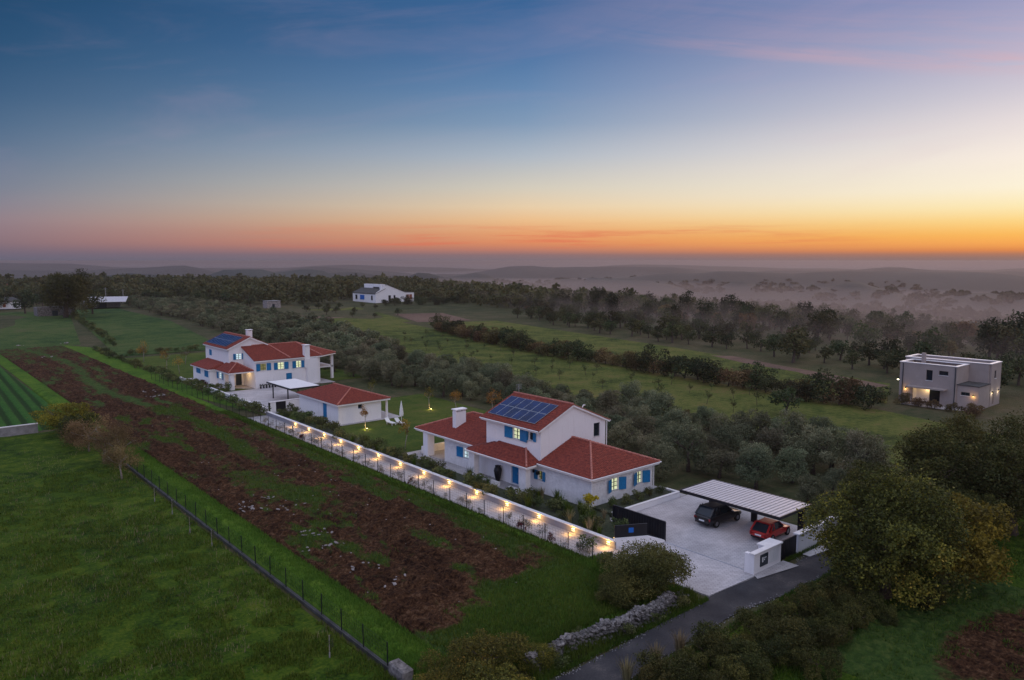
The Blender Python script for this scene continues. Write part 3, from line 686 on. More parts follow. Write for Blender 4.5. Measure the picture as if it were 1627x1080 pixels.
# chimney
b = MB(); b.box(48.3, 66.0, 3.5, 49.65, 66.65, 5.45)
for xx in (48.34, 48.8, 49.26): 
    b.box(xx-.02, 66.02, 5.45, xx+.1, 66.63, 5.65)
b.box(49.53, 66.02, 5.45, 49.63, 66.63, 5.65); b.box(48.2, 65.9, 5.65, 49.75, 66.75, 5.76)
b.build('chimney', M['white_plaster'], H)
b = MB(); b.tube([(51.6, 59.3, 8), (51.6, 59.3, 9.1)], .025); 
for k in range(5): b.bar((51.2+.0*k, 59.3, 9.05-k*.12), (52.0, 59.3, 9.05-k*.12), .02)
b.build('aerial', M['aluminium'], H)
b = MB(); b.tube([(54.2, 52.5, 6.8), (54.2, 52.5, 7.35), (54.35, 52.5, 7.5), (54.55, 52.5, 7.45)], .06); b.build('roof_vent', M['white_trim'], H)
b = MB(); b.box(46.98, 51.3, 1.9, 47.28, 51.55, 2.2); b.lathe((47.1, 52.0, 1.95), [(.04, 0), (.11, .06), (.13, .25), (.05, .34)], 6); b.build('wall_lantern', M['black_metal'], H)
vs = Vector((4.55, 0, 1.97)).normalized(); ns = Vector((-1.97, 0, 4.55)).normalized()
solar(H, 52.25, 59.35, 6, 2, lambda y: (46.85+vs.x*.72, y, 6.15+vs.z*.72), vs, ns, 1.72)
def lamp(name, loc, power, col=(1, .66, .28), rad=.06, spot=None, rot=None):
    l = bpy.data.lights.new(name, 'SPOT' if spot else 'POINT'); l.energy = power; l.color = col; l.shadow_soft_size = rad
    if spot: l.spot_size = R(spot); l.spot_blend = .6
    o = bpy.data.objects.new(name, l); COL.objects.link(o); o.location = loc
    if rot: o.rotation_euler = rot
    return o
lamp('loggia_light', (50.5, 69.2, 2.6), 70)
b = MB(); b.lathe((50.5, 69.2, 2.68), [(.09, 0), (.12, .04), (.12, .12)], 8); b.build('ceiling_lamp', M['lamp_glow'], H)
# big urn in the porch
U = thing('urn', (46.9, 57.1, .06), 'large dark clay urn in the porch of the near villa, beside the blue door', 'urn')
b = MB(); b.lathe((46.9, 57.1, .06), [(.2, 0), (.28, .3), (.38, .8), (.42, 1.05), (.34, 1.3), (.26, 1.42), (.3, 1.5), (.3, 1.55)], 14); b.build('pot', M['black_metal'], U, sm=True)

# ---------------------------------------------------------------- garden wall, lamps and path fence
G = thing('garden_wall', (42.2, 70, 0), 'long white rendered retaining wall with stone coping and glowing lamps along the path', 'wall')
b = MB(); b.box(42.2, 37.3, 0, 42.42, 103.4, .6); b.build('wall_face', M['wall_render'], G)
b = MB(); yy = 37.4
while yy < 103.3: b.box(42.12, yy, .602, 42.5, min(yy+1.19, 103.45), .67); yy += 1.2
b.build('coping', M['coping_stone'], G)
LY = [37.9, 41.7, 45.8, 50.0, 54.4, 58.8, 63.2, 67.7, 72.2, 76.7, 81.0, 85.3, 89.6, 93.6]
p0 = None
for k, y in enumerate(LY):
    if p0 is None:
        L = thing('path_lamp', (42.2, y, .42), 'x', 'wall lamp'); p0 = L
        b = MB(); b.box(42.05, y-.13, .36, 42.19, y+.13, .46); b.build('housing', M['black_metal'], L)
        b = MB(); b.box(42.07, y-.12, .335, 42.18, y+.12, .356); b.box(42.07, y-.12, .464, 42.18, y+.12, .474); b.build('lens', M['lamp_glow'], L)
    else:
        L = copy_tree(p0); L.location = (42.2, y, .42)
    L['group'] = 'lamps glowing along the garden wall'
    L['label'] = ['nearest warm lamp on the garden wall, beside the angled driveway gate wall', 'second warm wall lamp from the driveway gate', 'third warm wall lamp from the driveway gate', 'fourth warm wall lamp from the driveway gate', 'fifth warm wall lamp, below the porch of the near villa', 'sixth warm wall lamp, just past the porch of the near villa', 'seventh warm wall lamp, below the kitchen window side of the near villa', 'eighth warm wall lamp, below the glowing loggia', 'ninth warm wall lamp, just left of the glowing loggia', 'fifth wall lamp counted from the far left end of the wall', 'fourth wall lamp counted from the far left end of the wall', 'third wall lamp counted from the far left end of the wall', 'second wall lamp from the far left end of the wall', 'farthest wall lamp, next to the farther courtyard gate'][k].replace('kitchen window side', 'left window')
    lamp('lamp_light', (41.7, y, .5), 42, (1, .5, .09), .06)
FP = []
def mesh_fence(label, name, x, ys, h, z0, r=.03, tilt=0):
    T = thing(name, (x, ys[0], 0), label, 'fence')
    me = None
    for y in ys:
        if me is None: b = MB(); b.tube([(0, 0, 0), (0, 0, h)], r, 5); b.cm = 0; o = b.build('post', M['black_metal'], T, off=(0, 0, 0)); me = o.data
        else: o = link_mesh('post', me, None, T)
        o.location = Vector((x, y, z0))-wl(T); o.rotation_euler = (rnd.uniform(-.02, .02), rnd.uniform(-.02, .02), 0)
    b = MB()
    n = int(h/.22)
    for i in range(n+1): b.bar((x-.02, ys[0], z0+.08+(h-.12)*i/n), (x-.02, ys[-1], z0+.08+(h-.12)*i/n), .007)
    y = ys[0]
    while y < ys[-1]: b.bar((x-.03, y, z0+.06), (x-.03, y+.001, z0+h-.06), .005); y += .3
    o = b.build('wire_mesh', M['black_metal'], T); o['kind'] = 'stuff'
    return T
mesh_fence('black wire mesh fence with dark posts between the lamp-lit path and the field', 'wire_fence', 39.2, [36.8+2.55*i for i in range(45)], 1.5, .05, .035)
T = mesh_fence('wire mesh fence on a dark concrete plinth between the lawn and the ploughed field', 'boundary_fence', 20.1, [33.9+2.6*i for i in range(21)], 1.4, .15, .035)
b = MB(); b.box(20.0, 33.2, 0, 20.2, 88.0, .2); b.build('plinth', M['plinth'], T)
# block of rough concrete at the near end of that fence
b = MB(); b.box(19.8, 31.9, 0, 20.5, 33.4, .75); 
o = b.build('concrete_block', M['wall_stone']); tag(o, 'pale rough stone pier at the near end of the boundary fence', 'pier')
mod = o.modifiers.new('bevel', 'BEVEL'); mod.width = .08
T = thing('lawn_wall', (5, 112.3, 0), 'low pale concrete wall between the near lawn and the crop rows', 'wall')
b = MB(); b.box(-45, 112.1, 0, 15.6, 112.35, 1.15); b.build('wall_face', M['concrete'], T); b = MB(); b.box(-45, 112.05, 1.152, 15.65, 112.4, 1.25); b.build('coping', M['coping_stone'], T)

# ---------------------------------------------------------------- courtyard gate walls
T = thing('gate_wall', (43.3, 36.9, 0), 'white angled wall with dark panel and blue mark at the end of the garden wall', 'wall')
A0, A1 = Vector((42.25, 37.35, 0)), Vector((44.6, 36.1, 0)); dd = (A1-A0).normalized(); nn_ = Vector((-dd.y, dd.x, 0))
def obox(b, P, Q, t, z0, z1, z1b=None):
    d = (Q-P).normalized(); n = Vector((-d.y, d.x, 0))*t; z1b = z1 if z1b is None else z1b
    v = [P, Q, Q+n, P+n]; zz = (z1, z1b, z1b, z1)
    lo = [(p.x, p.y, z0) for p in v]; hi = [(p.x, p.y, z) for p, z in zip(v, zz)]
    b.face(lo[::-1]); b.face(hi)
    for i in range(4): b.face([lo[i], lo[(i+1) % 4], hi[(i+1) % 4], hi[i]])
b = MB(); obox(b, A0, A1, .25, 0, .88); obox(b, A1+Vector((.01, 0, 0)), Vector((46.3, 35.75, 0)), .22, 0, .88, .2); b.build('wall_face', M['white_plaster'], T)
b = MB(); obox(b, A0+nn_*.08, A1+nn_*.08, .06, .885, 1.8); obox(b, A0+nn_*.06, A1+nn_*.06, .1, 1.8, 1.85); b.build('panel', M['black_metal'], T)
mdl = A0*.5+A1*.5
b = MB()
def mk(u0, u1, z0, z1): obox(b, mdl+dd*u0+nn_*.06, mdl+dd*u1+nn_*.06, .015, z0, z1)
mk(-.2, .2, 1.22, 1.6)
b.build('blue_mark', M['blue_sign'], T)
T = thing('sliding_gate', (46.3, 38.4, 0), 'long black sliding driveway gate standing open behind the white angled wall', 'gate')
b = MB()
nb = 20
for k in range(nb):
    y0 = 35.85+5.3*k/nb; q = MB(); q.box(46.36, y0+.012, .2, 46.4, y0+5.3/nb-.012, 1.62); q.build('board', M['black_metal'], T)
b.box(46.3, 35.8, .1, 46.355, 41.2, .2); b.box(46.3, 35.8, 1.62, 46.42, 41.2, 1.7); b.box(46.3, 35.75, .1, 46.42, 35.85, 1.62); b.box(46.3, 41.15, .1, 46.42, 41.25, 1.62); b.build('gate_frame', M['black_metal'], T)
o = MB().box(46.25, 28.3, .08, 46.33, 35.7, .095).build('gate_track', M['aluminium']); tag(o, 'thin metal gate track let into the white courtyard paving', 'track')
# planter in front of the windows
T = thing('planter', (52.5, 42.6, 0), 'long raised white planter bed under the two lit windows, holding round shrubs', 'planter')
b = MB(); b.box(47.3, 41.95, 0, 56.4, 42.15, .55); b.box(56.2, 42.15, 0, 56.4, 44.3, .55); b.build('planter_wall', M['white_plaster'], T)
b = MB(); b.box(47.25, 41.9, .552, 56.45, 42.2, .62); b.box(56.15, 42.2, .552, 56.45, 44.3, .62); b.build('coping', M['coping_stone'], T)
b = MB(); b.box(47.3, 42.15, .1, 56.2, 44.5, .45); b.build('soil', M['soil_bed'], T)
# entrance wall with intercom
T = thing('entrance_wall', (51, 27.9, 0), 'white roadside wall with stone coping, dark letterbox panel and intercom plates by the driveway mouth', 'wall')
b = MB(); b.box(46.0, 27.75, 0, 49.55, 28.05, 1.5); b.box(46.0, 28.05, 0, 46.3, 28.5, 1.5); b.box(52.0, 27.75, 0, 58.2, 28.05, 1.5); b.box(48.0, 28.05, 0, 49.55, 28.65, 1.5); b.build('wall_face', M['white_plaster'], T)
b = MB(); b.box(45.9, 27.65, 1.502, 49.65, 28.1, 1.6); b.box(47.9, 28.1, 1.502, 49.65, 28.75, 1.6); b.box(51.9, 27.65, 1.502, 58.3, 28.15, 1.6); b.build('coping', M['coping_stone'], T)
f = MB().box(46.75, 27.70, .45, 47.75, 27.745, 1.3).build('letterbox_panel', M['dark_frame'], T)
b = MB(); b.box(46.95, 27.685, .75, 47.1, 27.698, 1.1); b.box(47.2, 27.685, .85, 47.3, 27.698, .95); b.box(47.2, 27.685, 1.0, 47.5, 27.698, 1.06); b.build('white_marks', M['plate_white'], f, off=wl(T))
for a, c_ in ((48.0, 48.5), (48.55, 49.15)):
    MB().box(a, 27.715, .4, c_, 27.745, 1.35).build('meter_door', M['plastic_white'], T)
T = thing('small_gate', (50.8, 27.9, 0), 'narrow black metal gate between the two white roadside walls', 'gate')
for k in range(9):
    x0 = 49.6+2.35*k/9; MB().box(x0+.01, 27.86, .08, x0+2.35/9-.01, 27.9, 1.5).build('board', M['black_metal'], T)
b = MB(); b.box(49.56, 27.9, .08, 52.0, 27.96, .18); b.box(49.56, 27.9, 1.4, 52.0, 27.96, 1.5); b.build('gate_frame', M['black_metal'], T)
tag(MB().face([(45.6, 27.2, .09), (49.9, 26.5, .09), (49.9, 27.75, .09), (46, 27.75, .09)]).build('pavement_apron', M['path_paving']), kind='structure')
b = MB(); b.face([(52.2, 26.9, .06), (57, 26.4, .06), (58, 27.75, .06), (52.2, 27.75, .06)]); tag(b.build('gravel_strip', M['kerb']), kind='structure')

# ---------------------------------------------------------------- carports
T = thing('carport', (53.8, 33.6, 0), 'black steel carport roofed with pale slats over the two parked cars', 'carport')
me = None; n = 24; y0, y1 = 29.1, 38.2
for k in range(n):
    y = y0+(y1-y0)*(k+.5)/n
    if me is None: b = MB(); b.box(-2.32, -.168, -.02, 2.32, .168, .02); o = b.build('slat', M['carport_slat'], T, off=(0, 0, 0)); me = o.data
    else: o = link_mesh('slat', me, None, T)
    o.location = Vector((53.85, y, 2.62))-wl(T); o.rotation_euler = (R(-5), 0, 0)
b = MB(); b.box(51.45, 29.0, 2.44, 51.53, 38.3, 2.66); b.box(56.17, 29.0, 2.44, 56.25, 38.3, 2.66); b.box(51.53, 29.0, 2.44, 56.17, 29.06, 2.66); b.box(51.53, 38.24, 2.44, 56.17, 38.3, 2.66)
for y in (32.1, 35.3): b.box(51.53, y, 2.4, 56.17, y+.1, 2.56)
b.build('roof_frame', M['black_metal'], T)
for x, y in ((55.6, 29.3), (55.6, 33.5), (55.6, 37.7)):
    b = MB(); b.box(x, y, 0.07, x+.2, y+.5, 2.4); b.build('post', M['black_metal'], T)
T = thing('villa_carport', (50.5, 112.5, 0), 'flat pale-roofed carport on thin dark frame in the far courtyard', 'carport')
b = MB(); b.box(48.1, 108.3, 2.58, 52.9, 117, 2.66); b.build('roof_panel', M['white_trim'], T)
b = MB(); b.box(48.0, 108.2, 2.42, 48.1, 117.1, 2.62); b.box(52.9, 108.2, 2.42, 53, 117.1, 2.62); b.box(48.1, 108.2, 2.42, 52.9, 108.3, 2.62); b.box(48.1, 117, 2.42, 52.9, 117.1, 2.62); b.build('roof_frame', M['black_metal'], T)
for x, y in ((48.4, 110), (48.4, 115.6), (52.6, 110), (52.6, 115.6)): MB().box(x, y, .07, x+.15, y+.15, 2.42).build('post', M['black_metal'], T)

# ---------------------------------------------------------------- cars
def car(label, loc, rz, Ls, Wd, Hh, paint, suv=False):
    T = thing('parked_car', loc, label, 'car'); off = Vector(loc)
    gc = .2 if not suv else .25; belt = .9*Hh/1.47 if not suv else .62*Hh
    w = Wd/2; L = Ls/2
    # stations x, bottom z, half width, belt z
    st = [(-L, .45, .80*w, belt*.80), (-L+.12, gc+.05, .93*w, belt*.98), (-L+.5, gc, .99*w, belt), (-L*.35, gc, w, belt*.985), (L*.35, gc, w, belt*.96), (L*.62, gc, .98*w, belt*.90), (L-.3, gc+.03, .92*w, belt*.80), (L-.04, gc+.12, .76*w, belt*.62)]
    V = []; F = []
    for x, zb, hw, zt in st:
        V += [(x, -hw*.92, zb), (x, -hw, zb+(zt-zb)*.35), (x, -hw*.97, zb+(zt-zb)*.8), (x, -hw*.88, zt), (x, hw*.88, zt), (x, hw*.97, zb+(zt-zb)*.8), (x, hw, zb+(zt-zb)*.35), (x, hw*.92, zb)]
    for i in range(len(st)-1):
        for k in range(8): F.append((i*8+k, i*8+(k+1) % 8, (i+1)*8+(k+1) % 8, (i+1)*8+k))
    F.append(tuple(range(8))); F.append(tuple(range((len(st)-1)*8+7, (len(st)-1)*8-1, -1)))
    def mk(name, V, F, m, sub=0, par=T, sm=True):
        me = bpy.data.meshes.new(name); me.from_pydata(V, [], F); me.materials.append(M[m])
        if sm: smooth(me)
        o = bpy.data.objects.new(name, me); COL.objects.link(o); o.parent = par
        if sub: mo = o.modifiers.new('s', 'SUBSURF'); mo.levels = mo.render_levels = sub
        return o
    body = mk('body', V, F, paint, 2)
    # greenhouse: dark glass volume, painted roof and pillars
    xr0, xr1 = (-L+.1, -L+.72); xf0, xf1 = (L*.42, L*.05)
    tw = w*.72; bw = w*.87; rz_ = Hh
    g = [(xr0, -bw*.94, belt*.93), (xf0, -bw*.96, belt*.9), (xf0, bw*.96, belt*.9), (xr0, bw*.94, belt*.93), (xr1, -tw, rz_-.05), (xf1, -tw, rz_-.05), (xf1, tw, rz_-.05), (xr1, tw, rz_-.05)]
    mk('glass', g, [(0, 1, 5, 4), (1, 2, 6, 5), (2, 3, 7, 6), (3, 0, 4, 7), (4, 5, 6, 7), (3, 2, 1, 0)], 'dark_glass', 0, sm=False).modifiers.new('bevel', 'BEVEL').width = .05
    rf = [(xr1-.1, -tw*.98, rz_-.05), (xf1+.06, -tw*.98, rz_-.06), (xf1+.06, tw*.98, rz_-.06), (xr1-.1, tw*.98, rz_-.05), (xr1+.1, -tw*.8, rz_+.0), (xf1-.1, -tw*.8, rz_), (xf1-.1, tw*.8, rz_), (xr1+.1, tw*.8, rz_)]
    mk('roof', rf, [(0, 1, 5, 4), (1, 2, 6, 5), (2, 3, 7, 6), (3, 0, 4, 7), (4, 5, 6, 7), (3, 2, 1, 0)], paint, 0, sm=False).modifiers.new('bevel', 'BEVEL').width = .04
    b = MB()
    for s in (-1, 1):
        b.bar((xr0+.02, s*bw*.93, belt*.93), (xr1, s*tw, rz_-.05), .14, .07); b.bar((xf0, s*bw*.96, belt*.9), (xf1, s*tw, rz_-.05), .08, .05)
        xm = (xr0+xf1)/2+.15; b.bar((xm, s*bw*.965, belt*.92), (xm+.02, s*tw*1.01, rz_-.05), .08, .03)
        b.bar((xr0+.45, s*bw*.955, belt*.93), (xr1+.3, s*tw*1.01, rz_-.05), .2, .03)
    o = b.build('pillars', M[paint], T, off=(0, 0, 0))
    wm = None
    for x in (-L*.62, L*.62):
        for s in (-1, 1):
            if wm is None:
                b = MB(); n_ = 18
                pr = [(.2, -.1), (.31, -.1), (.33, -.06), (.33, .06), (.31, .1), (.2, .1)]
                for rr_, yy_ in pr:
                    for k in range(n_): a = 2*math.pi*k/n_; b.v.append((rr_*math.cos(a), yy_, rr_*math.sin(a)))
                for i in range(5):
                    for k in range(n_): b.f.append([i*n_+k, i*n_+(k+1) % n_, (i+1)*n_+(k+1) % n_, (i+1)*n_+k]); b.mi.append(0)
                ty = b.build('wheel', M['tyre'], T, off=(0, 0, 0)); wm = ty.data
                b = MB()
                for yy_ in (-.085, .085):
                    k0 = len(b.v); b.v += [(.2*math.cos(2*math.pi*k/n_), yy_, .2*math.sin(2*math.pi*k/n_)) for k in range(n_)]; b.f.append(list(range(k0, k0+n_))); b.mi.append(0)
                rmesh = b.build('rim', M['rim'], ty, off=(0, 0, 0)).data; o = ty
            else:
                o = link_mesh('wheel', wm, None, T); r_ = link_mesh('rim', rmesh, None, o)
            o.location = (x, s*(w-.1), .33)
    for s in (-1, 1):
        b = MB()
        if suv: b.box(-L+.0, s*w*.52, belt*.62, -L+.14, s*w*.86, belt*.8)
        else: b.box(-L+.0, s*w*.62, belt*.55, -L+.14, s*w*.86, belt*.86)
        o = b.build('tail_light', M['tail_lamp'], T, off=(0, 0, 0))
        b = MB(); b.box(L-.26, s*w*.5, belt*.5, L-.1, s*w*.78, belt*.64); b.build('headlight', M['aluminium'], T, off=(0, 0, 0))
        b = MB(); b.box(L*.2, s*w*.93, belt*.93, L*.28, s*(w+.14), belt*1.06); b.build('wing_mirror', M[paint], T, off=(0, 0, 0))
    b = MB(); b.box(-L-.02, -.26, .52, -L+.03, .26, .64); b.build('number_plate', M['plate_white'], T, off=(0, 0, 0))
    b = MB(); b.box(-L-.01, -w*.72, .32, -L+.2, w*.72, .44); b.build('bumper', M['black_metal'], T, off=(0, 0, 0))
    T.rotation_euler = (0, 0, rz)
    return T
car('small red hatchback parked under the carport, seen from behind', (53.75, 31.05, .075), R(2), 3.95, 1.72, 1.42, 'red_paint')
car('black sport utility car parked under the carport, beside the red one', (53.5, 35.75, .075), R(-3), 4.5, 1.86, 1.66, 'black_paint', True)

# ---------------------------------------------------------------- second villa
H = thing('villa', (54, 132, 0), 'farther white villa with long row of blue-shuttered windows and solar-covered tower roof', 'house')
b = MB()
wx = [(50.85, 52.0, 3.05, 4.3), (54.0, 55.2, 3.0, 4.25), (57.4, 58.4, 3.0, 4.25), (55.5, 56.6, .1, 2.2)]
wall(b, 'Y', 126.5, 50, 62, 0, 4.85, wx); b.box(50, 126.8, 0, 50.3, 132, 4.85); b.box(61.7, 126.8, 0, 62, 137, 4.85)
gable(b, 'X', 50.02, [(126.8, 4.85), (132, 4.85), (132, 6.7)], .25)
b.build('wing_walls', M['white_plaster'], H)
b = MB(); th = [(48.75, 49.8, 4.65, 5.7)]
wall(b, 'Y', 132, 47.5, 55.1, 0, 6.6, th); gable(b, 'Y', 132, [(47.5, 6.6), (55.1, 6.6), (55.1, 6.75), (51.3, 8.4), (47.5, 6.75)])
tx = [(140.55, 141.75, 4.7, 5.75)]
wall(b, 'X', 47.5, 132.3, 143.8, 0, 6.6, tx); b.box(54.8, 132.3, 0, 55.1, 143.8, 6.6); gable(b, 'Y', 143.5, [(47.8, 0), (55.1, 0), (55.1, 6.75), (51.3, 8.4), (47.8, 6.75)])
b.build('tower_walls', M['white_plaster'], H)
b = MB(); lx = [(138.5, 140.7, 1.8, 2.7), (134.5, 136.4, 1.6, 2.75)]
wall(b, 'X', 44.7, 133.8, 142.5, 0, 3.1, lx); b.box(45, 133.8, 0, 47.45, 134.1, 3.1); b.box(45, 142.2, 0, 47.45, 142.5, 3.1)
px_ = [(131.3, 133.0, 1.5, 2.6)]
wall(b, 'X', 46, 130.2, 133.78, 0, 3.0, px_); b.box(46.3, 130.2, 0, 47.45, 130.5, 3.0)
MB().box(46, 127.6, 0, 46.75, 128.3, 2.9).build('pillar', M['white_plaster'], H)
b.build('annexe_walls', M['white_plaster'], H)
for w_ in wx[:3]: window(H, 'Y', 126.5, *w_, glow={50.85: 'window_dim', 54.0: 'window_lit', 57.4: 'window_lit'}[w_[0]], leafw=.74)
window(H, 'Y', 132, *th[0], glow='window_lit_pale', leafw=.5)
for ax, c, ww in (('X', 47.5, tx[0]), ('X', 44.7, lx[0]), ('X', 44.7, lx[1])):
    a0, a1, z0, z1 = ww
    for s0, s1 in ((a0, (a0+a1)/2-.01), ((a0+a1)/2+.01, a1)):
        q = MB(); pbox(q, ax, c, s0, s1, .03, -.02, z0, z1); pbox(q, ax, c, s0+.08, s1-.08, .045, .03, z0+.1, z1-.1); q.build('shutter', M['blue_paint'], H)
    q = MB(); pbox(q, ax, c, a0, a1, -.03, -.1, z0, z1); q.build('window', M['dark_glass'], H)
window(H, 'X', 46, *px_[0], glow='window_lit_pale', leafw=.6)
MB().box(55.55, 126.55, .1, 56.55, 126.6, 2.2).build('door', M['blue_paint'], H)
MB().box(48.6, 131.9, .1, 49.6, 131.97, 2.2).build('door', M['dark_frame'], H)
tiles(H, [[(49.7, 126.1, 4.88), (62.3, 126.1, 4.88), (60, 132, 6.9), (49.7, 132, 6.9)], [(62.3, 126.1, 4.88), (66.3, 128.6, 4.88), (60, 132, 6.9)],
          [(66.3, 128.6, 4.88), (66.3, 138, 4.88), (60, 132, 6.9)], [(66.3, 138, 4.88), (55.2, 138, 4.88), (55.2, 132, 6.9), (60, 132, 6.9)]], seed=11)
tiles(H, [[(47.1, 144.1, 6.62), (47.1, 131.75, 6.62), (51.3, 131.75, 8.5), (51.3, 144.1, 8.5)], [(55.5, 131.75, 6.62), (55.5, 144.1, 6.62), (51.3, 144.1, 8.5), (51.3, 131.75, 8.5)]], seed=12)
tiles(H, [[(44.3, 142.9, 3.1), (44.3, 133.5, 3.1), (47.48, 134.6, 4.0), (47.48, 142.9, 4.0)], [(44.3, 133.5, 3.1), (47.48, 133.5, 3.1), (47.48, 134.6, 4.0)]], seed=13)
tiles(H, [[(45.6, 127.2, 3.05), (49.98, 127.2, 3.05), (48, 129.7, 4.35)], [(45.6, 133.45, 3.05), (45.6, 127.2, 3.05), (48, 129.7, 4.35), (48, 133.45, 4.35)], [(49.98, 127.2, 3.05), (49.98, 131.95, 3.05), (48, 131.95, 4.35), (48, 129.7, 4.35)]], seed=14)
for p, q in [((51.3, 131.75, 8.55), (51.3, 144.1, 8.55)), ((60, 132, 6.98), (51.6, 132, 6.98)), ((62.3, 126.1, 4.95), (60, 132, 6.98)), ((66.3, 128.6, 4.95), (60, 132, 6.98)), ((45.6, 127.2, 3.12), (48, 129.7, 4.42)), ((49.98, 127.2, 3.12), (48, 129.7, 4.42))]: ridge(H, p, q)
ridge(H, (56.2, 126.1, 4.98), (54.6, 132, 7.0), .22)
eave_board(H, [(49.7, 126.15, 4.85), (62.3, 126.15, 4.85), (66.25, 128.65, 4.85), (66.25, 137.9, 4.85)]); eave_board(H, [(47.15, 144, 6.6), (47.15, 131.8, 6.6)]); eave_board(H, [(47.15, 131.78, 6.62), (51.3, 131.78, 8.5), (55.45, 131.78, 6.62)], .2)
eave_board(H, [(45.65, 133.4, 3.04), (45.65, 127.25, 3.04), (49.95, 127.25, 3.04)]); eave_board(H, [(44.35, 142.8, 3.1), (44.35, 133.55, 3.1), (47.4, 133.55, 3.1)])
vs = Vector((4.2, 0, 1.88)).normalized(); ns = Vector((-1.88, 0, 4.2)).normalized()
solar(H, 133.4, 143.4, 9, 2, lambda y: (47.1+vs.x*.5, y, 6.62+vs.z*.5), vs, ns, 1.75)
b = MB(); b.box(58.9, 126.0, 2.9, 59.85, 126.9, 6.75); b.box(58.8, 125.9, 6.9, 59.95, 127.0, 7.02)
for x in (58.95, 59.3, 59.65): b.box(x, 126.05, 6.75, x+.12, 126.85, 6.9)
b.box(59.2, 125.85, 0, 61.3, 126.48, 4.55); b.build('chimney', M['white_plaster'], H)
b = MB(); b.box(53.3, 138, 7.0, 54.2, 138.9, 9.0); b.box(53.2, 137.9, 9.15, 54.3, 139, 9.25); b.box(53.35, 138.05, 9, 53.5, 138.85, 9.15); b.box(54, 138.05, 9, 54.15, 138.85, 9.15); b.build('chimney', M['white_plaster'], H)
b = MB(); b.box(62.02, 129, 2.2, 66, 137, 2.45); b.build('balcony_floor', M['white_plaster'], H)
b = MB(); b.box(65.5, 129, 0, 65.95, 129.45, 4.8); b.build('pillar', M['white_plaster'], H); b = MB(); b.box(65.5, 136.5, 0, 65.95, 136.95, 4.8); b.build('pillar', M['white_plaster'], H)
b = MB(); b.bar((62.1, 129.05, 3.4), (65.5, 129.05, 3.4), .05)
for k in range(18): b.bar((62.2+k*.19, 129.05, 2.45), (62.2+k*.19, 129.05, 3.4), .02)
b.build('balcony_railing', M['black_metal'], H)
MB().box(62.01, 130, .1, 62.04, 134, 2.1).build('opening_dark_panel', M['dark_glass'], H)  # dark sheet on the wall stands in for the shaded opening
MB().box(62.01, 130.5, 2.5, 62.04, 135, 4.5).build('balcony_window', M['dark_glass'], H)
lamp('porch_light', (48.9, 129.3, 2.6), 60); MB().lathe((48.9, 129.3, 2.66), [(.08, 0), (.12, .1)], 8).build('ceiling_lamp', M['lamp_glow'], H)
# hood over the motorbikes row / pots by the wall
for k in range(9):
    x = 50.6+k*.52
    P = thing('flower_pot', (x, 125.9, .08), ['first', 'second', 'third', 'fourth', 'middle', 'fourth from right', 'third from right', 'second from right', 'last'][k]+' dark potted plant in the row by the farther villa wall', 'potted plant', 'potted plants in a row by the wall')
    MB().lathe((x, 125.9, .08), [(.12, 0), (.18, .3)], 8).build('pot', M['black_metal'], P); b = MB()
    for j in range(14): a = rnd.uniform(0, 6.3); b.bar((x, 125.9, .35), (x+.25*math.cos(a), 125.9+.25*math.sin(a), .4+rnd.uniform(.2, .45)), .07, .02)
    b.build('leaves', M['dark_glass'] if 0 else M['soil_bed'] if 0 else M['dark_leaf'], P)
# courtyard wall and gate of second villa
T = thing('villa_entrance_wall', (46, 105, 0), 'white wall with coping and dark gate at the near end of the farther courtyard', 'wall')
b = MB(); b.box(45.9, 105, 0, 50.2, 105.25, 1.5); b.build('wall_face', M['white_plaster'], T); b = MB(); b.box(43.3, 104.95, 1.502, 50.3, 105.3, 1.6); b.build('coping', M['coping_stone'], T)
for k in range(5): MB().box(44.4+k*.3, 105.05, .1, 44.68+k*.3, 105.1, 1.5).build('gate_board', M['black_metal'], T)
MB().box(43.3, 105, 0, 43.5, 105.25, 1.5).build('gate_post', M['black_metal'], T); MB().box(43.52, 105.02, .1, 44.36, 105.06, 1.4).build('white_gate_leaf', M['white_trim'], T)
T = thing('villa_boundary_wall', (43.2, 118, 0), 'low white wall along the field side of the farther courtyard', 'wall')
MB().box(42.9, 105.4, 0, 43.15, 128.5, .7).build('wall_face', M['white_plaster'], T); MB().box(42.85, 105.35, .702, 43.2, 128.6, .78).build('coping', M['coping_stone'], T)
T = thing('villa_plinth', (44, 144, 0), 'pale low stone kerb round the far corner of the farther villa', 'kerb')
MB().box(43.3, 133, 0, 43.6, 146, .5).build('kerb_stone', M['coping_stone'], T)

# ---------------------------------------------------------------- annexe
H = thing('garden_house', (50.5, 97, 0), 'small single-storey white garden house with red hipped roof and one blue door on the lawn', 'garden house')
b = MB(); wall(b, 'Y', 90.9, 47.1, 53.6, 0, 2.8, [(50.0, 50.65, 1.9, 2.45)]); wall(b, 'X', 47.1, 91.2, 103, 0, 2.8, [(94.4, 95.6, .1, 2.4)]); b.box(53.3, 91.2, 0, 53.6, 103, 2.8); b.box(47.4, 102.7, 0, 53.3, 103, 2.8); b.build('walls', M['white_plaster'], H)
window(H, 'Y', 90.9, 50.0, 50.65, 1.9, 2.45, shut=(0, 0), frame='blue_paint', bars=0)
MB().box(47.15, 94.42, .12, 47.2, 95.58, 2.38).build('door', M['blue_paint'], H)
tiles(H, [[(46.7, 90.5, 2.85), (54.9, 90.5, 2.85), (50.8, 94.3, 4.2)], [(46.7, 103.4, 2.85), (46.7, 90.5, 2.85), (50.8, 94.3, 4.2), (50.8, 99.6, 4.2)], [(54.9, 90.5, 2.85), (54.9, 103.4, 2.85), (50.8, 99.6, 4.2), (50.8, 94.3, 4.2)], [(54.9, 103.4, 2.85), (46.7, 103.4, 2.85), (50.8, 99.6, 4.2)]], seed=21)
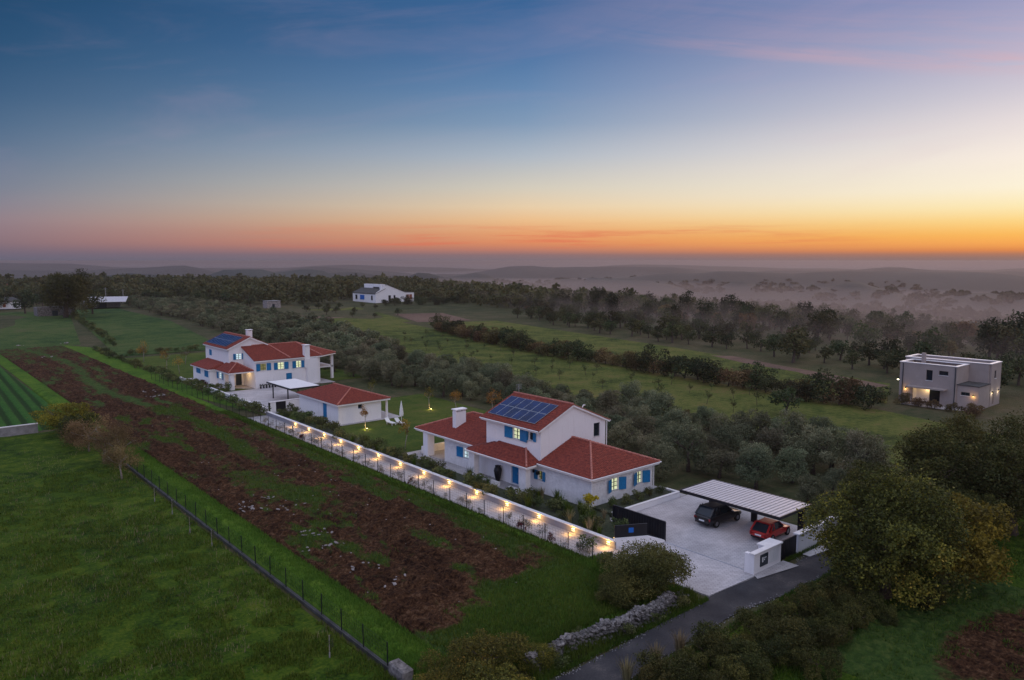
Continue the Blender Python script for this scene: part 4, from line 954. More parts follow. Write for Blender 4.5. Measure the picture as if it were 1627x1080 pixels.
for p, q in [((46.7, 90.5, 2.9), (50.8, 94.3, 4.27)), ((54.9, 90.5, 2.9), (50.8, 94.3, 4.27)), ((50.8, 94.3, 4.27), (50.8, 99.6, 4.27))]: ridge(H, p, q)
eave_board(H, [(46.75, 103.4, 2.84), (46.75, 90.55, 2.84), (54.85, 90.55, 2.84), (54.85, 103.3, 2.84)])
for y in (91.0, 102.5): MB().box(54.5, y, 0, 54.75, y+.25, 2.7).build('pillar', M['white_plaster'], H)
downpipe(H, 47.0, 90.85, .1, 2.7)

# ---------------------------------------------------------------- modern house
H = thing('modern_house', (127, 45, 0), 'flat-roofed modern grey house with lit porch and glowing wall lamps at the right', 'house')
b = MB(); ho = [(45.1, 46.0, 3.75, 5.35), (42.9, 44.2, 4.75, 5.4), (43.9, 47.9, .2, 2.35)]
wall(b, 'X', 123, 41.7, 49.9, 0, 6.2, ho); b.box(123.3, 41.7, 0, 127.7, 42.0, 6.2); b.box(123.3, 49.6, 0, 127.7, 49.9, 6.2)
wall(b, 'X', 123.2, 38.7, 41.68, 0, 3.5, [(39.9, 41.1, 2.05, 2.55)]); b.box(123.5, 38.7, 0, 127.7, 39, 3.5)
b.build('front_walls', M['grey_render'], H)
b = MB(); wall(b, 'X', 127.7, 39, 51, 0, 6.5, []); wall(b, 'Y', 38.7, 128, 132.3, 0, 6.5, [(129.4, 130.2, 4.2, 5.4), (129, 129.8, .2, 2.2)]); b.box(132, 39, 0, 132.3, 51, 6.5); b.box(128, 50.7, 0, 132, 51, 6.5); b.box(128, 39, 5.6, 132, 50.7, 5.8); b.box(123.3, 42, 5.6, 127.7, 49.6, 5.8); b.build('rear_walls', M['grey_render'], H)
MB().box(123.1, 38.6, 3.5, 127.7, 41.7, 3.62).build('flat_roof', M['plinth'], H)
def parapet(x0, y0, x1, y1, z):
    b = MB(); b.box(x0-.08, y0-.08, z, x0+.38, y1+.08, z+.1); b.box(x1-.38, y0-.08, z, x1+.08, y1+.08, z+.1); b.box(x0+.38, y0-.08, z, x1-.38, y0+.38, z+.1); b.box(x0+.38, y1-.38, z, x1-.38, y1+.08, z+.1); return b.build('parapet_cap', M['white_trim'], H)
parapet(123, 41.7, 127.6, 49.9, 6.2); parapet(127.7, 38.7, 132.3, 51, 6.5)
for yy_, z0, z1, w_ in ((45.55, 3.75, 5.35, .9), (43.55, 4.75, 5.4, 1.3)): window(H, 'X', 123, yy_-w_/2, yy_+w_/2, z0, z1, shut=(0, 0), frame='dark_frame', mull=0, bars=0)
window(H, 'X', 123.2, 39.9, 41.1, 2.05, 2.55, shut=(0, 0), frame='dark_frame', mull=1, bars=0)
window(H, 'Y', 38.7, 129.4, 130.2, 4.2, 5.4, shut=(0, 0), frame='dark_frame', mull=0, bars=0)
b = MB(); b.box(121.6, 42.9, 2.55, 122.98, 48.4, 2.75); b.build('porch_canopy', M['grey_render'], H)
b = MB(); b.box(124.6, 43.9, .1, 124.7, 47.9, 2.35); b.build('porch_back_wall', M['white_plaster'], H)
b = MB(); b.box(124.4, 44.4, .15, 124.58, 45.9, 2.25); b.build('glass_door', M['dark_glass'], H); MB().box(123.3, 47.9, 0.05, 124.6, 48, 2.4).build('porch_cheek', M['white_plaster'], H)
b = MB(); b.box(125.6, 47.3, 5.8, 126.1, 47.8, 7.6); b.build('chimney', M['grey_render'], H)
for y in (49.4, 41.9): MB().tube([(122.92, y, 0), (122.92, y, 6.1)], .06, 6).build('downpipe', M['dark_frame'], H)
lamp('porch_light', (124.0, 46.2, 2.25), 45)
for x, y, c_ in ((122.9, 48.9, 0), (123.1, 39.4, 0), (128.6, 38.6, 1), (131.3, 38.6, 1)):
    f = MB().box(x-.07, y-.09, 2.1, x+.05, y+.05, 2.35).build('wall_lamp', M['dark_frame'], H)
    MB().box(x-.06, y-.08, 2.085, x+.04, y+.04, 2.098).build('lens', M['lamp_glow'], f, off=wl(H))
    lamp('lamp_light', (x-.18 if c_ == 0 else x, y if c_ == 0 else y-.2, 2.0), 15, (1, .56, .15) if c_ == 0 else (1, .85, .6))
    lamp('lamp_light', (x-.14 if c_ == 0 else x, y if c_ == 0 else y-.16, 2.5), 1.5, (1, .62, .22) if c_ == 0 else (1, .85, .6))
f = MB().tube([(123.6, 49.9, 3.3), (123.6, 50.35, 3.35)], .035, 6).build('side_lamp', M['dark_frame'], H); MB().box(123.5, 50.25, 3.24, 123.7, 50.45, 3.3).build('lens', M['lamp_glow_white'], f, off=wl(H))

# ---------------------------------------------------------------- far buildings
H = thing('far_house', (207, 345, 0), 'distant white house with dark lean-to roof and raised roof box before the wood', 'house')
b = MB(); b.box(199.6, 342.3, 0, 199.9, 366, 4.6); gable(b, 'Y', 342, [(199.6, 0), (223, 0), (223, 5.2), (217.5, 5.3), (206.5, 9.4), (199.6, 5.2)]); b.box(222.7, 342.3, 0, 223, 366, 5.2)
b.box(205.5, 344, 5, 207.5, 364, 9.6); b.build('walls', M['white_plaster'], H)
b = MB(); b.slab([(199.2, 341.8, 5.0), (199.2, 366.4, 5.0), (205.5, 366.4, 7.6), (205.5, 341.8, 7.6)], (-.4, 0, 1), .15); b.slab([(223.2, 341.8, 5.3), (223.2, 366, 5.3), (217.5, 366, 5.45), (217.5, 341.8, 5.45)], (0, 0, 1), .15); b.slab([(217.5, 341.8, 5.45), (217.5, 366, 5.45), (206.4, 366, 9.6), (206.4, 341.8, 9.6)], (.35, 0, 1), .15); b.build('roof', M['plinth'], H)
for y0, y1 in ((361, 363), (353.5, 358), (345, 346.5)): MB().box(199.5, y0, 1.6, 199.58, y1, 4).build('window', M['blue_sign'] if y0 == 353.5 else M['dark_glass'], H)
for x0, x1 in ((207.2, 208.6), (210.3, 211.4)): MB().box(x0, 341.9, 1.2, x1, 341.98, 4).build('window', M['dark_glass'], H)
for x0 in (218.2, 220.1): MB().box(x0, 341.9, 1.6, x0+1.6, 341.98, 4.2).build('shutter', M['terracotta'], H)
MB().box(205.2, 348, 7.2, 205.48, 354, 8.2).build('window', M['dark_glass'], H); MB().box(203.6, 343.5, 6, 204.6, 344.5, 9.9).build('chimney', M['white_plaster'], H)
H = thing('farm_shed', (84, 400, 0), 'long farm shed with pale metal roof beyond the left meadow', 'shed')
b = MB(); b.box(78, 396, 0, 92, 405, 3); b.build('walls', M['concrete'], H); b = MB(); b.slab([(76.5, 392, 3.0), (92, 386, 3.0), (96, 398, 4.9), (80, 404, 4.9)], (0, -.2, 1), .2); b.build('roof', M['carport_slat'], H)
b = MB(); b.box(82, 395.8, 0, 86, 395.95, 2.3); b.build('door', M['dark_frame'], H)
H = thing('low_white_house', (46, 415, 0), 'low white house with dark roof cut by the left edge of the photo', 'house')
b = MB(); b.box(36, 413, 0, 54, 424, 3.6); b.build('walls', M['white_plaster'], H); b = MB(); b.slab([(35.4, 412.4, 3.6), (54.6, 412.4, 3.6), (52, 418.5, 5.2), (38, 418.5, 5.2)], (0, -.3, 1), .2); b.slab([(35.4, 424.6, 3.6), (54.6, 424.6, 3.6), (52, 418.5, 5.2), (38, 418.5, 5.2)], (0, .3, 1), .2); b.build('roof', M['plinth'], H)
for x in (40, 44.5, 47, 51): MB().box(x, 412.8, .9, x+1.1, 412.95, 2.6).build('window', M['terracotta'] if 44 < x < 48 else M['dark_glass'], H)
H = thing('roofless_barn', (56, 352, 0), 'roofless stone barn walls beside the tall dark tree at the left', 'ruin')
b = MB(); b.box(51, 349, 0, 64, 349.6, 3.6); b.box(51, 349.6, 0, 51.6, 358, 3.4); b.box(63.4, 349.6, 0, 64, 358, 3.0); b.box(51.6, 357.4, 0, 63.4, 358, 3.4); b.build('walls', M['wall_stone'], H)
MB().box(56, 348.85, 0, 58, 348.98, 2.2).build('doorway', M['dark_frame'], H)
H = thing('stone_hut', (144, 343, 0), 'small square stone hut before the wood left of the distant white house', 'hut')
b = MB(); b.box(141, 340, 0, 147.5, 345, 3.2); b.build('walls', M['limestone'], H); MB().box(143.5, 339.85, 0, 144.6, 339.98, 2).build('doorway', M['dark_frame'], H); MB().box(140.8, 339.8, 3.22, 147.7, 345.2, 3.4).build('roof', M['concrete'], H)
town = [(75, 640, 14, 6, 'plain'), (52, 560, 12, 5, 'long'), (108, 690, 16, 6, 'wide'), (132, 800, 14, 6.5, 'small'), (90, 900, 18, 7, 'tall')]
desc = {'plain': 'red-roofed village house among the trees at the far left', 'long': 'low red-roofed village house nearest the left edge behind the trees', 'wide': 'wide village house with red roof behind the farm shed', 'small': 'small pale house with red roof on the left skyline', 'tall': 'farthest tall red-roofed house of the village on the left skyline'}
for x, y, w_, h_, k in town:
    H = thing('village_house', (x, y, 0), desc[k], 'house')
    MB().box(x-w_/2, y-4, -2, x+w_/2, y+4, h_-1.8).build('walls', M['white_plaster' if k in ('small', 'wide') else 'terracotta'], H)
    b = MB(); b.slab([(x-w_/2-.4, y-4.4, h_-1.8), (x+w_/2+.4, y-4.4, h_-1.8), (x+w_/2+.4, y, h_), (x-w_/2-.4, y, h_)], (0, -.4, 1), .2); b.slab([(x-w_/2-.4, y+4.4, h_-1.8), (x+w_/2+.4, y+4.4, h_-1.8), (x+w_/2+.4, y, h_), (x-w_/2-.4, y, h_)], (0, .4, 1), .2); b.build('roof', M['roof_tile'], H)
    for q in (-.3, .1, .3): MB().box(x+w_*q-.5, y-4.15, h_-4, x+w_*q+.5, y-4.02, h_-2.6).build('window', M['dark_glass'], H)
for i, (x, y, h) in enumerate(((88.5, 408, 9), (100, 424, 7.5))):
    T = thing('utility_pole', (x, y, 0), ['tall pale utility pole rising just behind the farm shed', 'shorter utility pole standing right of the farm shed'][i], 'pole')
    MB().tube([(x, y, 0), (x, y, h)], [.2, .13], 6).build('pole', M['concrete'], T); MB().bar((x-.9, y, h-.5), (x+.9, y, h-.5), .14).build('crossarm', M['concrete'], T)

# ---------------------------------------------------------------- vegetation
def cloud(blobs, n, size, seed, flat=.35, rmin=.55, aspect=.62, upbias=.25, zmin=.05, gap=-.75, gapw=None):
    rs = np.random.RandomState(seed); B_ = np.array(blobs, float)
    wts = (B_[:, 3]*B_[:, 4]+B_[:, 4]*B_[:, 5]+B_[:, 3]*B_[:, 5]); wts /= wts.sum()
    k = rs.choice(len(B_), n, p=wts); d = rs.normal(size=(n, 3)); d[:, 2] += upbias; d /= np.linalg.norm(d, axis=1)[:, None]
    r = rmin+(1-rmin)*rs.rand(n)**.6
    lump = 1+.16*np.sin(d[:, 0]*7+k*1.7)*np.sin(d[:, 1]*6+k*2.9)+.12*np.sin(d[:, 2]*9+k)+.07*rs.normal(size=n)
    P = B_[k, :3]+d*B_[k, 3:6]*(r*lump)[:, None]
    ph = rs.rand(6)*6.28; q_ = 2*math.pi/(gapw or max(.9, B_[:, 3].max()*.75))
    gn = np.sin(P[:, 0]*q_+ph[0]+1.3*np.sin(P[:, 1]*q_*.7+ph[3]))+np.sin(P[:, 1]*q_*1.1+ph[1]+1.3*np.sin(P[:, 2]*q_*.8+ph[4]))+np.sin(P[:, 2]*q_*1.3+ph[2]+1.3*np.sin(P[:, 0]*q_*.9+ph[5]))
    keep = (P[:, 2] > zmin) & (gn+rs.normal(size=n)*.35 > gap); P = P[keep]; d = d[keep]; k = k[keep]; n = len(P)
    nr = d*.5+rs.normal(size=(n, 3))*.75; nr[:, 2] += .25; nr /= np.linalg.norm(nr, axis=1)[:, None]
    a = np.cross(nr, rs.normal(size=(n, 3))); a /= np.linalg.norm(a, axis=1)[:, None]; b = np.cross(nr, a)
    s = size*(.6+.8*rs.rand(n))[:, None]
    V = np.stack([P-a*s*.5, P-b*s*aspect*.5+a*s*.05, P+a*s*.5, P+b*s*aspect*.5+a*s*.1], 1).reshape(-1, 3)
    F = np.arange(4*n).reshape(-1, 4)
    bt = rs.rand(len(B_)); t = np.clip(.5*bt[k]+.5*rs.rand(n)+rs.normal(size=n)*.06, 0, 1)
    return V, F, np.repeat(t, 4)
def crown_blobs(rs, R_, H_, z0, k, sub=(.34, .5), ecc=1):
    """main mass plus lobes over its surface"""
    out = [(rs.uniform(-.1, .1)*R_, rs.uniform(-.1, .1)*R_, z0+H_*.48, R_*.55, R_*.6*ecc, H_*.36)]
    for i in range(k):
        a = rs.uniform(0, 6.283); u = rs.uniform(-.8, 1); q = math.sqrt(max(0, 1-u*u)); s = rs.uniform(sub[0]*.6, sub[1]*1.05); far = rs.uniform(.75, 1.15)
        out.append((R_*(1-s*.8)*q*math.cos(a)*far, R_*(1-s*.8)*q*math.sin(a)*ecc*far, z0+H_*.5+H_*.5*(1-s*.75)*u*far, R_*s*rs.uniform(.8, 1.2), R_*s*rs.uniform(.8, 1.2), H_*.5*s*rs.uniform(.9, 1.4)))
    return out
def trunk_mesh(name, rs, h, r, spread, m, limbs=5, zt=.55, lean=.1):
    b = MB(); top = (rs.uniform(-lean, lean)*h, rs.uniform(-lean, lean)*h, h*zt)
    b.tube([(0, 0, -.1), (top[0]*.3, top[1]*.35, h*zt*.45), top], [r*1.35, r, r*.75], 7)
    for i in range(limbs):
        a = 6.283*i/limbs+rs.uniform(-.4, .4); q = rs.uniform(.6, 1)
        e = (top[0]+spread*q*math.cos(a), top[1]+spread*q*math.sin(a), h*rs.uniform(.72, .95)); mdp = ((top[0]+e[0])/2+rs.uniform(-.2, .2), (top[1]+e[1])/2, (top[2]+e[2])/2-.1*h*.3)
        b.tube([top, mdp, e], [r*.55, r*.36, r*.12], 5)
        for j in range(2):
            a2 = a+rs.uniform(-1, 1); b.tube([mdp, (mdp[0]+spread*.5*math.cos(a2), mdp[1]+spread*.5*math.sin(a2), mdp[2]+h*.14)], [r*.25, r*.08], 4)
    me = bpy.data.meshes.new(name); me.from_pydata(b.v, [], b.f); me.materials.append(M[m]); smooth(me); return me
class Kind:
    def __init__(s, name, n, R_, H_, z0, leaves, size, lm, tm, seed, k=9, tr=.16, joined=False, ecc=1, sub=(.34, .5), **kw):
        s.v = []; s.name = name; s.joined = joined; kw.setdefault('gap', -.9)
        for i in range(n):
            rs = random.Random(seed*31+i); rr = R_*rs.uniform(.88, 1.12); hh = H_*rs.uniform(.88, 1.12)
            V, F, t = cloud(crown_blobs(rs, rr, hh, z0, k, sub, ecc), leaves, size, seed*7+i, **kw)
            tm_ = trunk_mesh(name+'_trunk', rs, z0+hh*.8, tr, rr*.6, tm)
            if joined:
                tv = np.array([v.co[:] for v in tm_.vertices]); b0 = len(V)
                me = bpy.data.meshes.new(name)
                me = np_mesh(name, V, F, attrs=None)
                # join trunk as second material through from_pydata-free merge
                allv = np.vstack([V, tv]); quads = [list(p.vertices) for p in tm_.polygons if len(p.vertices) == 4]
                Fq = np.vstack([F, np.array(quads)+b0]); mi = np.concatenate([np.zeros(len(F), int), np.ones(len(quads), int)])
                me = np_mesh(name, allv, Fq, mi, {'tint': np.concatenate([t, np.zeros(len(tv))])}); me.materials.append(M[lm]); me.materials.append(M[tm]); s.v.append(me)
            else:
                me = np_mesh(name+'_crown', V, F, attrs={'tint': t}); me.materials.append(M[lm]); s.v.append((me, tm_))
    def put(s, x, y, label, cat, group=None, sc=1, z=0, name=None, rot=None, idx=None, crown='crown', trunk='trunk'):
        i = rnd.randrange(len(s.v)) if idx is None else idx; rot = rnd.uniform(0, 6.28) if rot is None else rot
        scl = (sc*rnd.uniform(.92, 1.08), sc*rnd.uniform(.92, 1.08), sc*rnd.uniform(.9, 1.1))
        if s.joined:
            o = bpy.data.objects.new(name or s.name, s.v[i]); COL.objects.link(o); o.location = (x, y, z)
        else:
            o = bpy.data.objects.new(name or s.name, None); COL.objects.link(o); o.location = (x, y, z)
            c_, t_ = s.v[i]
            if crown: q = bpy.data.objects.new(crown, c_); COL.objects.link(q); q.parent = o
            if trunk: q = bpy.data.objects.new(trunk, t_); COL.objects.link(q); q.parent = o
        o.scale = scl; o.rotation_euler = (0, 0, rot)
        return tag(o, label, cat, group)
leaf_mat('wisp_leaf', (.06, .055, .04), (.15, .14, .1), (.28, .25, .2), .25)
leaf_mat('pine_leaf', (.01, .016, .008), (.024, .034, .016), (.055, .062, .026), .3, .03)
leaf_mat('gold_leaf', (.055, .052, .01), (.19, .16, .018), (.36, .28, .03), .05)
leaf_mat('tawny_leaf', (.026, .032, .008), (.085, .09, .022), (.19, .16, .04), .15)
OLIVE = Kind('olive_tree', 6, 2.35, 3.5, .3, 8500, .15, 'olive_leaf', 'bark', 1, k=13, tr=.16, gap=-1.3)
OLIVEF = Kind('olive_tree', 4, 2.3, 2.9, .3, 1700, .3, 'olive_leaf', 'bark', 2, k=9, tr=.16, joined=True)
BUSH = Kind('garden_shrub', 4, .75, 1.0, 0, 900, .12, 'bush_leaf', 'bark', 3, k=7, tr=.03)
HEDGE = Kind('hedge_bush', 5, 2.6, 3.4, -.2, 2600, .26, 'russet_leaf', 'bark', 4, k=9, tr=.1, joined=True)
HEDGEG = Kind('hedge_bush', 4, 2.8, 3.8, -.2, 2600, .26, 'forest_leaf', 'bark', 5, k=9, tr=.1, joined=True)
ROADB = Kind('roadside_bush', 5, 1.8, 2.4, -.1, 11000, .11, 'dark_leaf', 'bark', 6, k=10, tr=.06)
ROADY = Kind('roadside_bush', 3, 1.5, 2.0, -.1, 8000, .11, 'oak_leaf', 'bark', 16, k=10, tr=.06)
FOREST = Kind('forest_tree', 6, 3.8, 6.4, .9, 1300, .55, 'forest_leaf', 'bark', 7, k=10, tr=.25, joined=True, rmin=.6)
FOREST2 = Kind('forest_tree', 4, 2.7, 8.4, .6, 1300, .5, 'pine_leaf', 'bark', 37, k=12, tr=.22, joined=True, rmin=.5, sub=(.3, .55))
FOREST3 = Kind('forest_tree', 4, 3.0, 4.6, .8, 1000, .5, 'russet_leaf', 'bark', 38, k=9, tr=.2, joined=True, rmin=.4)
ORCH = Kind('orchard_tree', 5, 2.5, 3.6, .6, 1100, .34, 'forest_leaf', 'bark', 8, k=8, tr=.17, joined=True, rmin=.4)

# near right trees
big = Kind('oak_tree', 1, 4.9, 7.4, .3, 75000, .17, 'oak_leaf', 'bark', 9, k=34, tr=.34, rmin=.45, sub=(.2, .4))
big.put(49.6, 20.3, 'large yellowing oak leaning over the lane, nearest tree at the right', 'tree', sc=1.0)
big2 = Kind('oak_tree', 1, 3.6, 5.4, .1, 36000, .17, 'gold_leaf', 'bark', 10, k=24, tr=.25, rmin=.45, sub=(.22, .42))
big2.put(54.6, 18.6, 'smaller golden oak against the right side of the large lane oak', 'tree', sc=1.1)
dark = Kind('oak_tree', 3, 5.6, 8.8, .5, 42000, .22, 'dark_leaf', 'bark', 12, k=30, tr=.4, rmin=.45, sub=(.2, .42))
for x, y, s, l in ((59.5, 25.2, .6, 'dark round oak behind the lane oak, nearest the olive grove'), (66, 23.2, .84, 'broad dark oak in front of the modern house, in the middle of the dark group'), (73.5, 24.2, .74, 'dark oak at the right edge just below the modern house'),
                   (69, 18.6, .85, 'dark oak cut by the right edge, above the dark pasture'), (80, 21.5, .8, 'dark oak at the far right edge beyond the dark group'), (63.2, 20.3, .5, 'small dark oak just behind the golden oak by the lane')):
    dark.put(x, y, l, 'tree', sc=s)
yb = Kind('round_bush', 2, 2.5, 3.1, -.1, 20000, .12, 'oak_leaf', 'bark', 13, k=14, tr=.06)
yb2 = Kind('round_bush', 2, 2.6, 3.5, -.2, 34000, .11, 'tawny_leaf', 'bark', 14, k=18, tr=.06, gap=-1.6)
yb2.put(37.6, 30.6, 'big round olive-green bush at the corner of the white driveway, above the dry stone wall', 'bush', sc=1.0)
yb2.put(35.6, 30.9, 'green bush touching the left side of the big corner bush', 'bush', sc=.62)
for x, y, s, l in ((23.6, 29.4, .85, 'yellow-green bush at the left end of the dry stone wall'), (21.3, 30.6, .6, 'low bush beside the pale stone pier'), (26.2, 29.0, .55, 'small bush against the left end of the dry stone wall'), (22.2, 27.0, .8, 'dark bush at the bottom edge left of the lane')):
    yb.put(x, y, l, 'bush', sc=s)
# left shrubs by the boundary fence
spindly = Kind('bare_tree', 3, 2.4, 3.8, .6, 9000, .1, 'tan_leaf', 'pale_bark', 15, k=9, tr=.09, rmin=.25)
Kind('autumn_tree', 1, 3.0, 3.4, .3, 14000, .17, 'gold_leaf', 'bark', 17, k=12, tr=.14).put(18.2, 108.5, 'yellow-leaved bushy tree by the end of the low lawn wall', 'tree', sc=1.05)
Kind('autumn_tree', 1, 2.3, 2.8, .2, 5000, .2, 'dark_leaf', 'bark', 18, k=12, tr=.14).put(18.6, 101.5, 'dark shrubby tree behind the bare trees by the fence', 'tree', sc=1.1)
for x, y, s, l in ((18.3, 96.5, 1.15, 'bare brown tree beside the dark shrub, farthest of the bare ones'), (18.6, 90.8, 1.3, 'tall bare brown tree in the middle of the bare group by the fence'), (19.2, 86.3, 1.05, 'bare brown tree just beyond the end of the boundary fence'), (18.3, 81.8, .95, 'leafless tree with pale trunk standing in the lawn beside the fence')):
    spindly.put(x, y, l, 'tree', sc=s)
# olive groves
def scatter(poly, step, jit, seed, keep=1.0):
    rs = random.Random(seed); xs = [p[0] for p in poly]; ys_ = [p[1] for p in poly]; out = []; x = min(xs)
    while x < max(xs):
        y = min(ys_)
        while y < max(ys_):
            px, py = x+rs.uniform(-jit, jit), y+rs.uniform(-jit, jit)
            if rs.random() < keep and bool(inside(poly, px, py)): out.append((px, py))
            y += step
        x += step
    return out
def vis(x, y, m=3):
    a = math.degrees(math.atan2(x, y))-40.5; return -34-m < a < 34+m
GA = [(59.5, 35), (64, 31), (74, 29), (82, 31), (83, 60), (82, 90), (72, 90), (69, 62), (59.5, 61)]
ORDN = ['nearest', 'second', 'third', 'fourth', 'fifth', 'sixth', 'seventh', 'eighth', 'ninth', 'tenth', 'eleventh', 'twelfth', 'thirteenth', 'fourteenth', 'fifteenth', 'sixteenth']
ga = scatter(GA, 4.6, .8, 3); rows_ = {}
for p in ga: rows_.setdefault(round((p[0]-59.5)/4.6), []).append(p)
labs = {}
for ri, rk in enumerate(sorted(rows_)):
    for ci, p in enumerate(sorted(rows_[rk], key=lambda q: q[1])): labs[p] = 'grey-green olive tree, %s from the right in the %s row behind the near villa' % (ORDN[ci].replace('nearest', 'first'), ORDN[ri])
for x, y in ga: OLIVE.put(x, y, labs[(x, y)], 'olive tree', 'olive trees behind the near villa', sc=rnd.choice((.68, .82, .95, 1.08, 1.22)))
GB = [(70, 90), (85, 90), (90, 128), (88, 150), (69, 150), (69, 112)]
for x, y in scatter(GB, 4.2, 1.3, 4, .95): OLIVE.put(x, y, 'grey-green olive tree in the grove between the two villas and the meadow', 'olive tree', 'olive trees between the villas and the meadow', sc=rnd.uniform(.75, 1.1))
GC = [(75, 152), (96, 152), (112, 215), (122, 300), (128, 400), (112, 440), (100, 440), (90, 330), (82, 230)]
pts = sorted(scatter(GC, 5.4, 1.1, 5, .96), key=lambda p: math.hypot(*p))[:290]
for x, y in pts: OLIVEF.put(x, y, 'grey olive tree in the big grove beyond the farther villa', 'olive tree', 'olive trees in the big left grove', sc=rnd.uniform(.95, 1.35))
# hedgerow between meadows
hl = [(139, 200), (128, 162), (120, 126), (118, 100), (114.5, 74), (113, 53)]
for (x0, y0), (x1, y1) in zip(hl, hl[1:]):
    L = math.hypot(x1-x0, y1-y0); n = int(L/2.4)
    for k in range(n):
        t = (k+.5)/n; (HEDGE if rnd.random() < .4 else HEDGEG).put(x0+(x1-x0)*t+rnd.uniform(-1, 1), y0+(y1-y0)*t, 'russet and green hedgerow bush between the two meadows', 'hedge bush', 'bushes of the long hedgerow', sc=rnd.uniform(.8, 1.35))
for x, y, s, l in ((113, 50, 1.25, 'big dark hedgerow bush left of the modern house'), (116, 55, 1.1, 'dark round hedgerow bush second left of the modern house'), (110.5, 60, .9, 'russet bush behind the single meadow tree')):
    HEDGEG.put(x, y, l, 'hedge bush', sc=s)
ORCH.put(99, 55.6, 'lone bare-trunked tree standing in the meadow before the hedgerow', 'tree', sc=1.1)
for x, y in scatter([(119, 34), (124, 33), (122, 37.0), (120, 54), (117, 50), (117, 38)], 2.6, .6, 8, .9): HEDGE.put(x, y, 'low bush around the modern house', 'bush', 'bushes around the modern house', sc=rnd.uniform(.4, .6))
for x, y in scatter([(100, 16), (124, 24), (140, 30), (150, 20), (110, 8)], 6, 1.8, 18, .95): FOREST.put(x, y, 'dark tree at the right edge below the modern house', 'tree', 'trees below the modern house', sc=rnd.uniform(.55, .8))
for x, y in scatter([(135, 32), (150, 28), (168, 45), (165, 60), (145, 62), (136, 52)], 6.5, 2, 28, .9): FOREST.put(x, y, 'misty tree close behind the modern house', 'tree', 'trees behind the modern house', sc=rnd.uniform(.55, .85))
# orchard trees in the misty strip
oc = [(150, 62), (165, 60), (186, 110), (200, 170), (206, 215), (190, 222), (170, 160), (158, 110)]
for x, y in scatter(oc, 6.6, 2.6, 9, .85): ORCH.put(x, y, 'small misty orchard tree in front of the wood', 'tree', 'orchard trees before the wood', sc=rnd.uniform(.8, 1.4), z=float(min(0, terrain_h(x, y)))-.1)
for x, y, l in ((152, 84, 'round-crowned dark tree standing alone in the second meadow'), (176, 135, 'broad dark tree at the left end of the orchard strip')): FOREST.put(x, y, l, 'tree', sc=1.15)
# woodland
inner = [(168, 20), (172, 55), (192, 105), (205, 165), (212, 215), (222, 280), (236, 330), (234, 372), (196, 378), (176, 345), (160, 352), (140, 372), (140, 420), (110, 450), (92, 480), (64, 470), (52, 450), (40, 460)]
outer = [(30, 900), (200, 1100), (520, 1200), (600, 700), (520, 400), (420, 200), (330, 60), (280, 0)]
wood = inner+outer
allp = [p for p in scatter(wood, 8.2, 3.0, 10, .93) if vis(*p)]
allp.sort(key=lambda p: math.hypot(*p))
front = allp[:296]; rest = allp[296:]
for x, y in front: 
    az = math.degrees(math.atan2(x, y))-40.5
    q = rnd.random(); K_, l_, g_ = (FOREST, 'broad green woodland tree standing in the mist beyond the fields', 'broad green woodland trees') if q < .62 else (FOREST2, 'tall narrow dark woodland tree rising over its neighbours beyond the fields', 'tall dark woodland trees') if q < .82 else (FOREST3, 'low brownish woodland tree beyond the fields', 'low brownish woodland trees')
    K_.put(x, y, l_, 'tree', g_, sc=rnd.choice((.55, .7, .85, 1.0, 1.2)), z=float(terrain_h(x, y))-.2)
# remaining wood as one far mass
def mass(name, pts, base, sizes, lm):
    vs_, fs, ts = [], [], []; off = 0
    for (x, y) in pts:
        V, F, t = base[rnd.randrange(len(base))]; s = rnd.choice(sizes); a = rnd.uniform(0, 6.28); c, s_ = math.cos(a)*s, math.sin(a)*s
        W = np.stack([V[:, 0]*c-V[:, 1]*s_+x, V[:, 0]*s_+V[:, 1]*c+y, V[:, 2]*s*rnd.uniform(.85, 1.15)+float(terrain_h(x, y))-.5], -1)
        vs_.append(W); fs.append(F+off); ts.append(np.clip(t*.6+rnd.uniform(0, .4), 0, 1)); off += len(W)
    o = link_mesh(name, np_mesh(name, np.vstack(vs_), np.vstack(fs), attrs={'tint': np.concatenate(ts)}), M[lm]); return tag(o, kind='stuff')
bs = [cloud(crown_blobs(random.Random(50+i), 3.8, 6.6, .3, 7), 150, 1.5, 60+i, rmin=.7) for i in range(5)]
tag(mass('woodland', rest[:2600], bs, (.8, 1, 1.2, 1.4), 'forest_leaf'), 'distant dark woodland fading into the mist', 'woodland')
bs2 = [cloud(crown_blobs(random.Random(80+i), 9, 9, -2, 6), 60, 5.5, 90+i, rmin=.7) for i in range(4)]
rs_ = random.Random(5); vp = []
while len(vp) < 1000:
    a = R(40.5+rs_.uniform(-38, 38)); r = 480+2400*rs_.random()**1.1; x, y = r*math.sin(a), r*math.cos(a)
    if not bool(inside(wood, x, y)) and terrain_h(x, y) < -34 and fbm(np.array([x/230.]), np.array([y/230.]), 3)[0] > .48: vp.append((x, y))
tag(mass('valley_woods', vp, bs2, (.8, 1, 1.3), 'forest_leaf'), 'pale tree clumps in the foggy valley below the sunset', 'woodland')
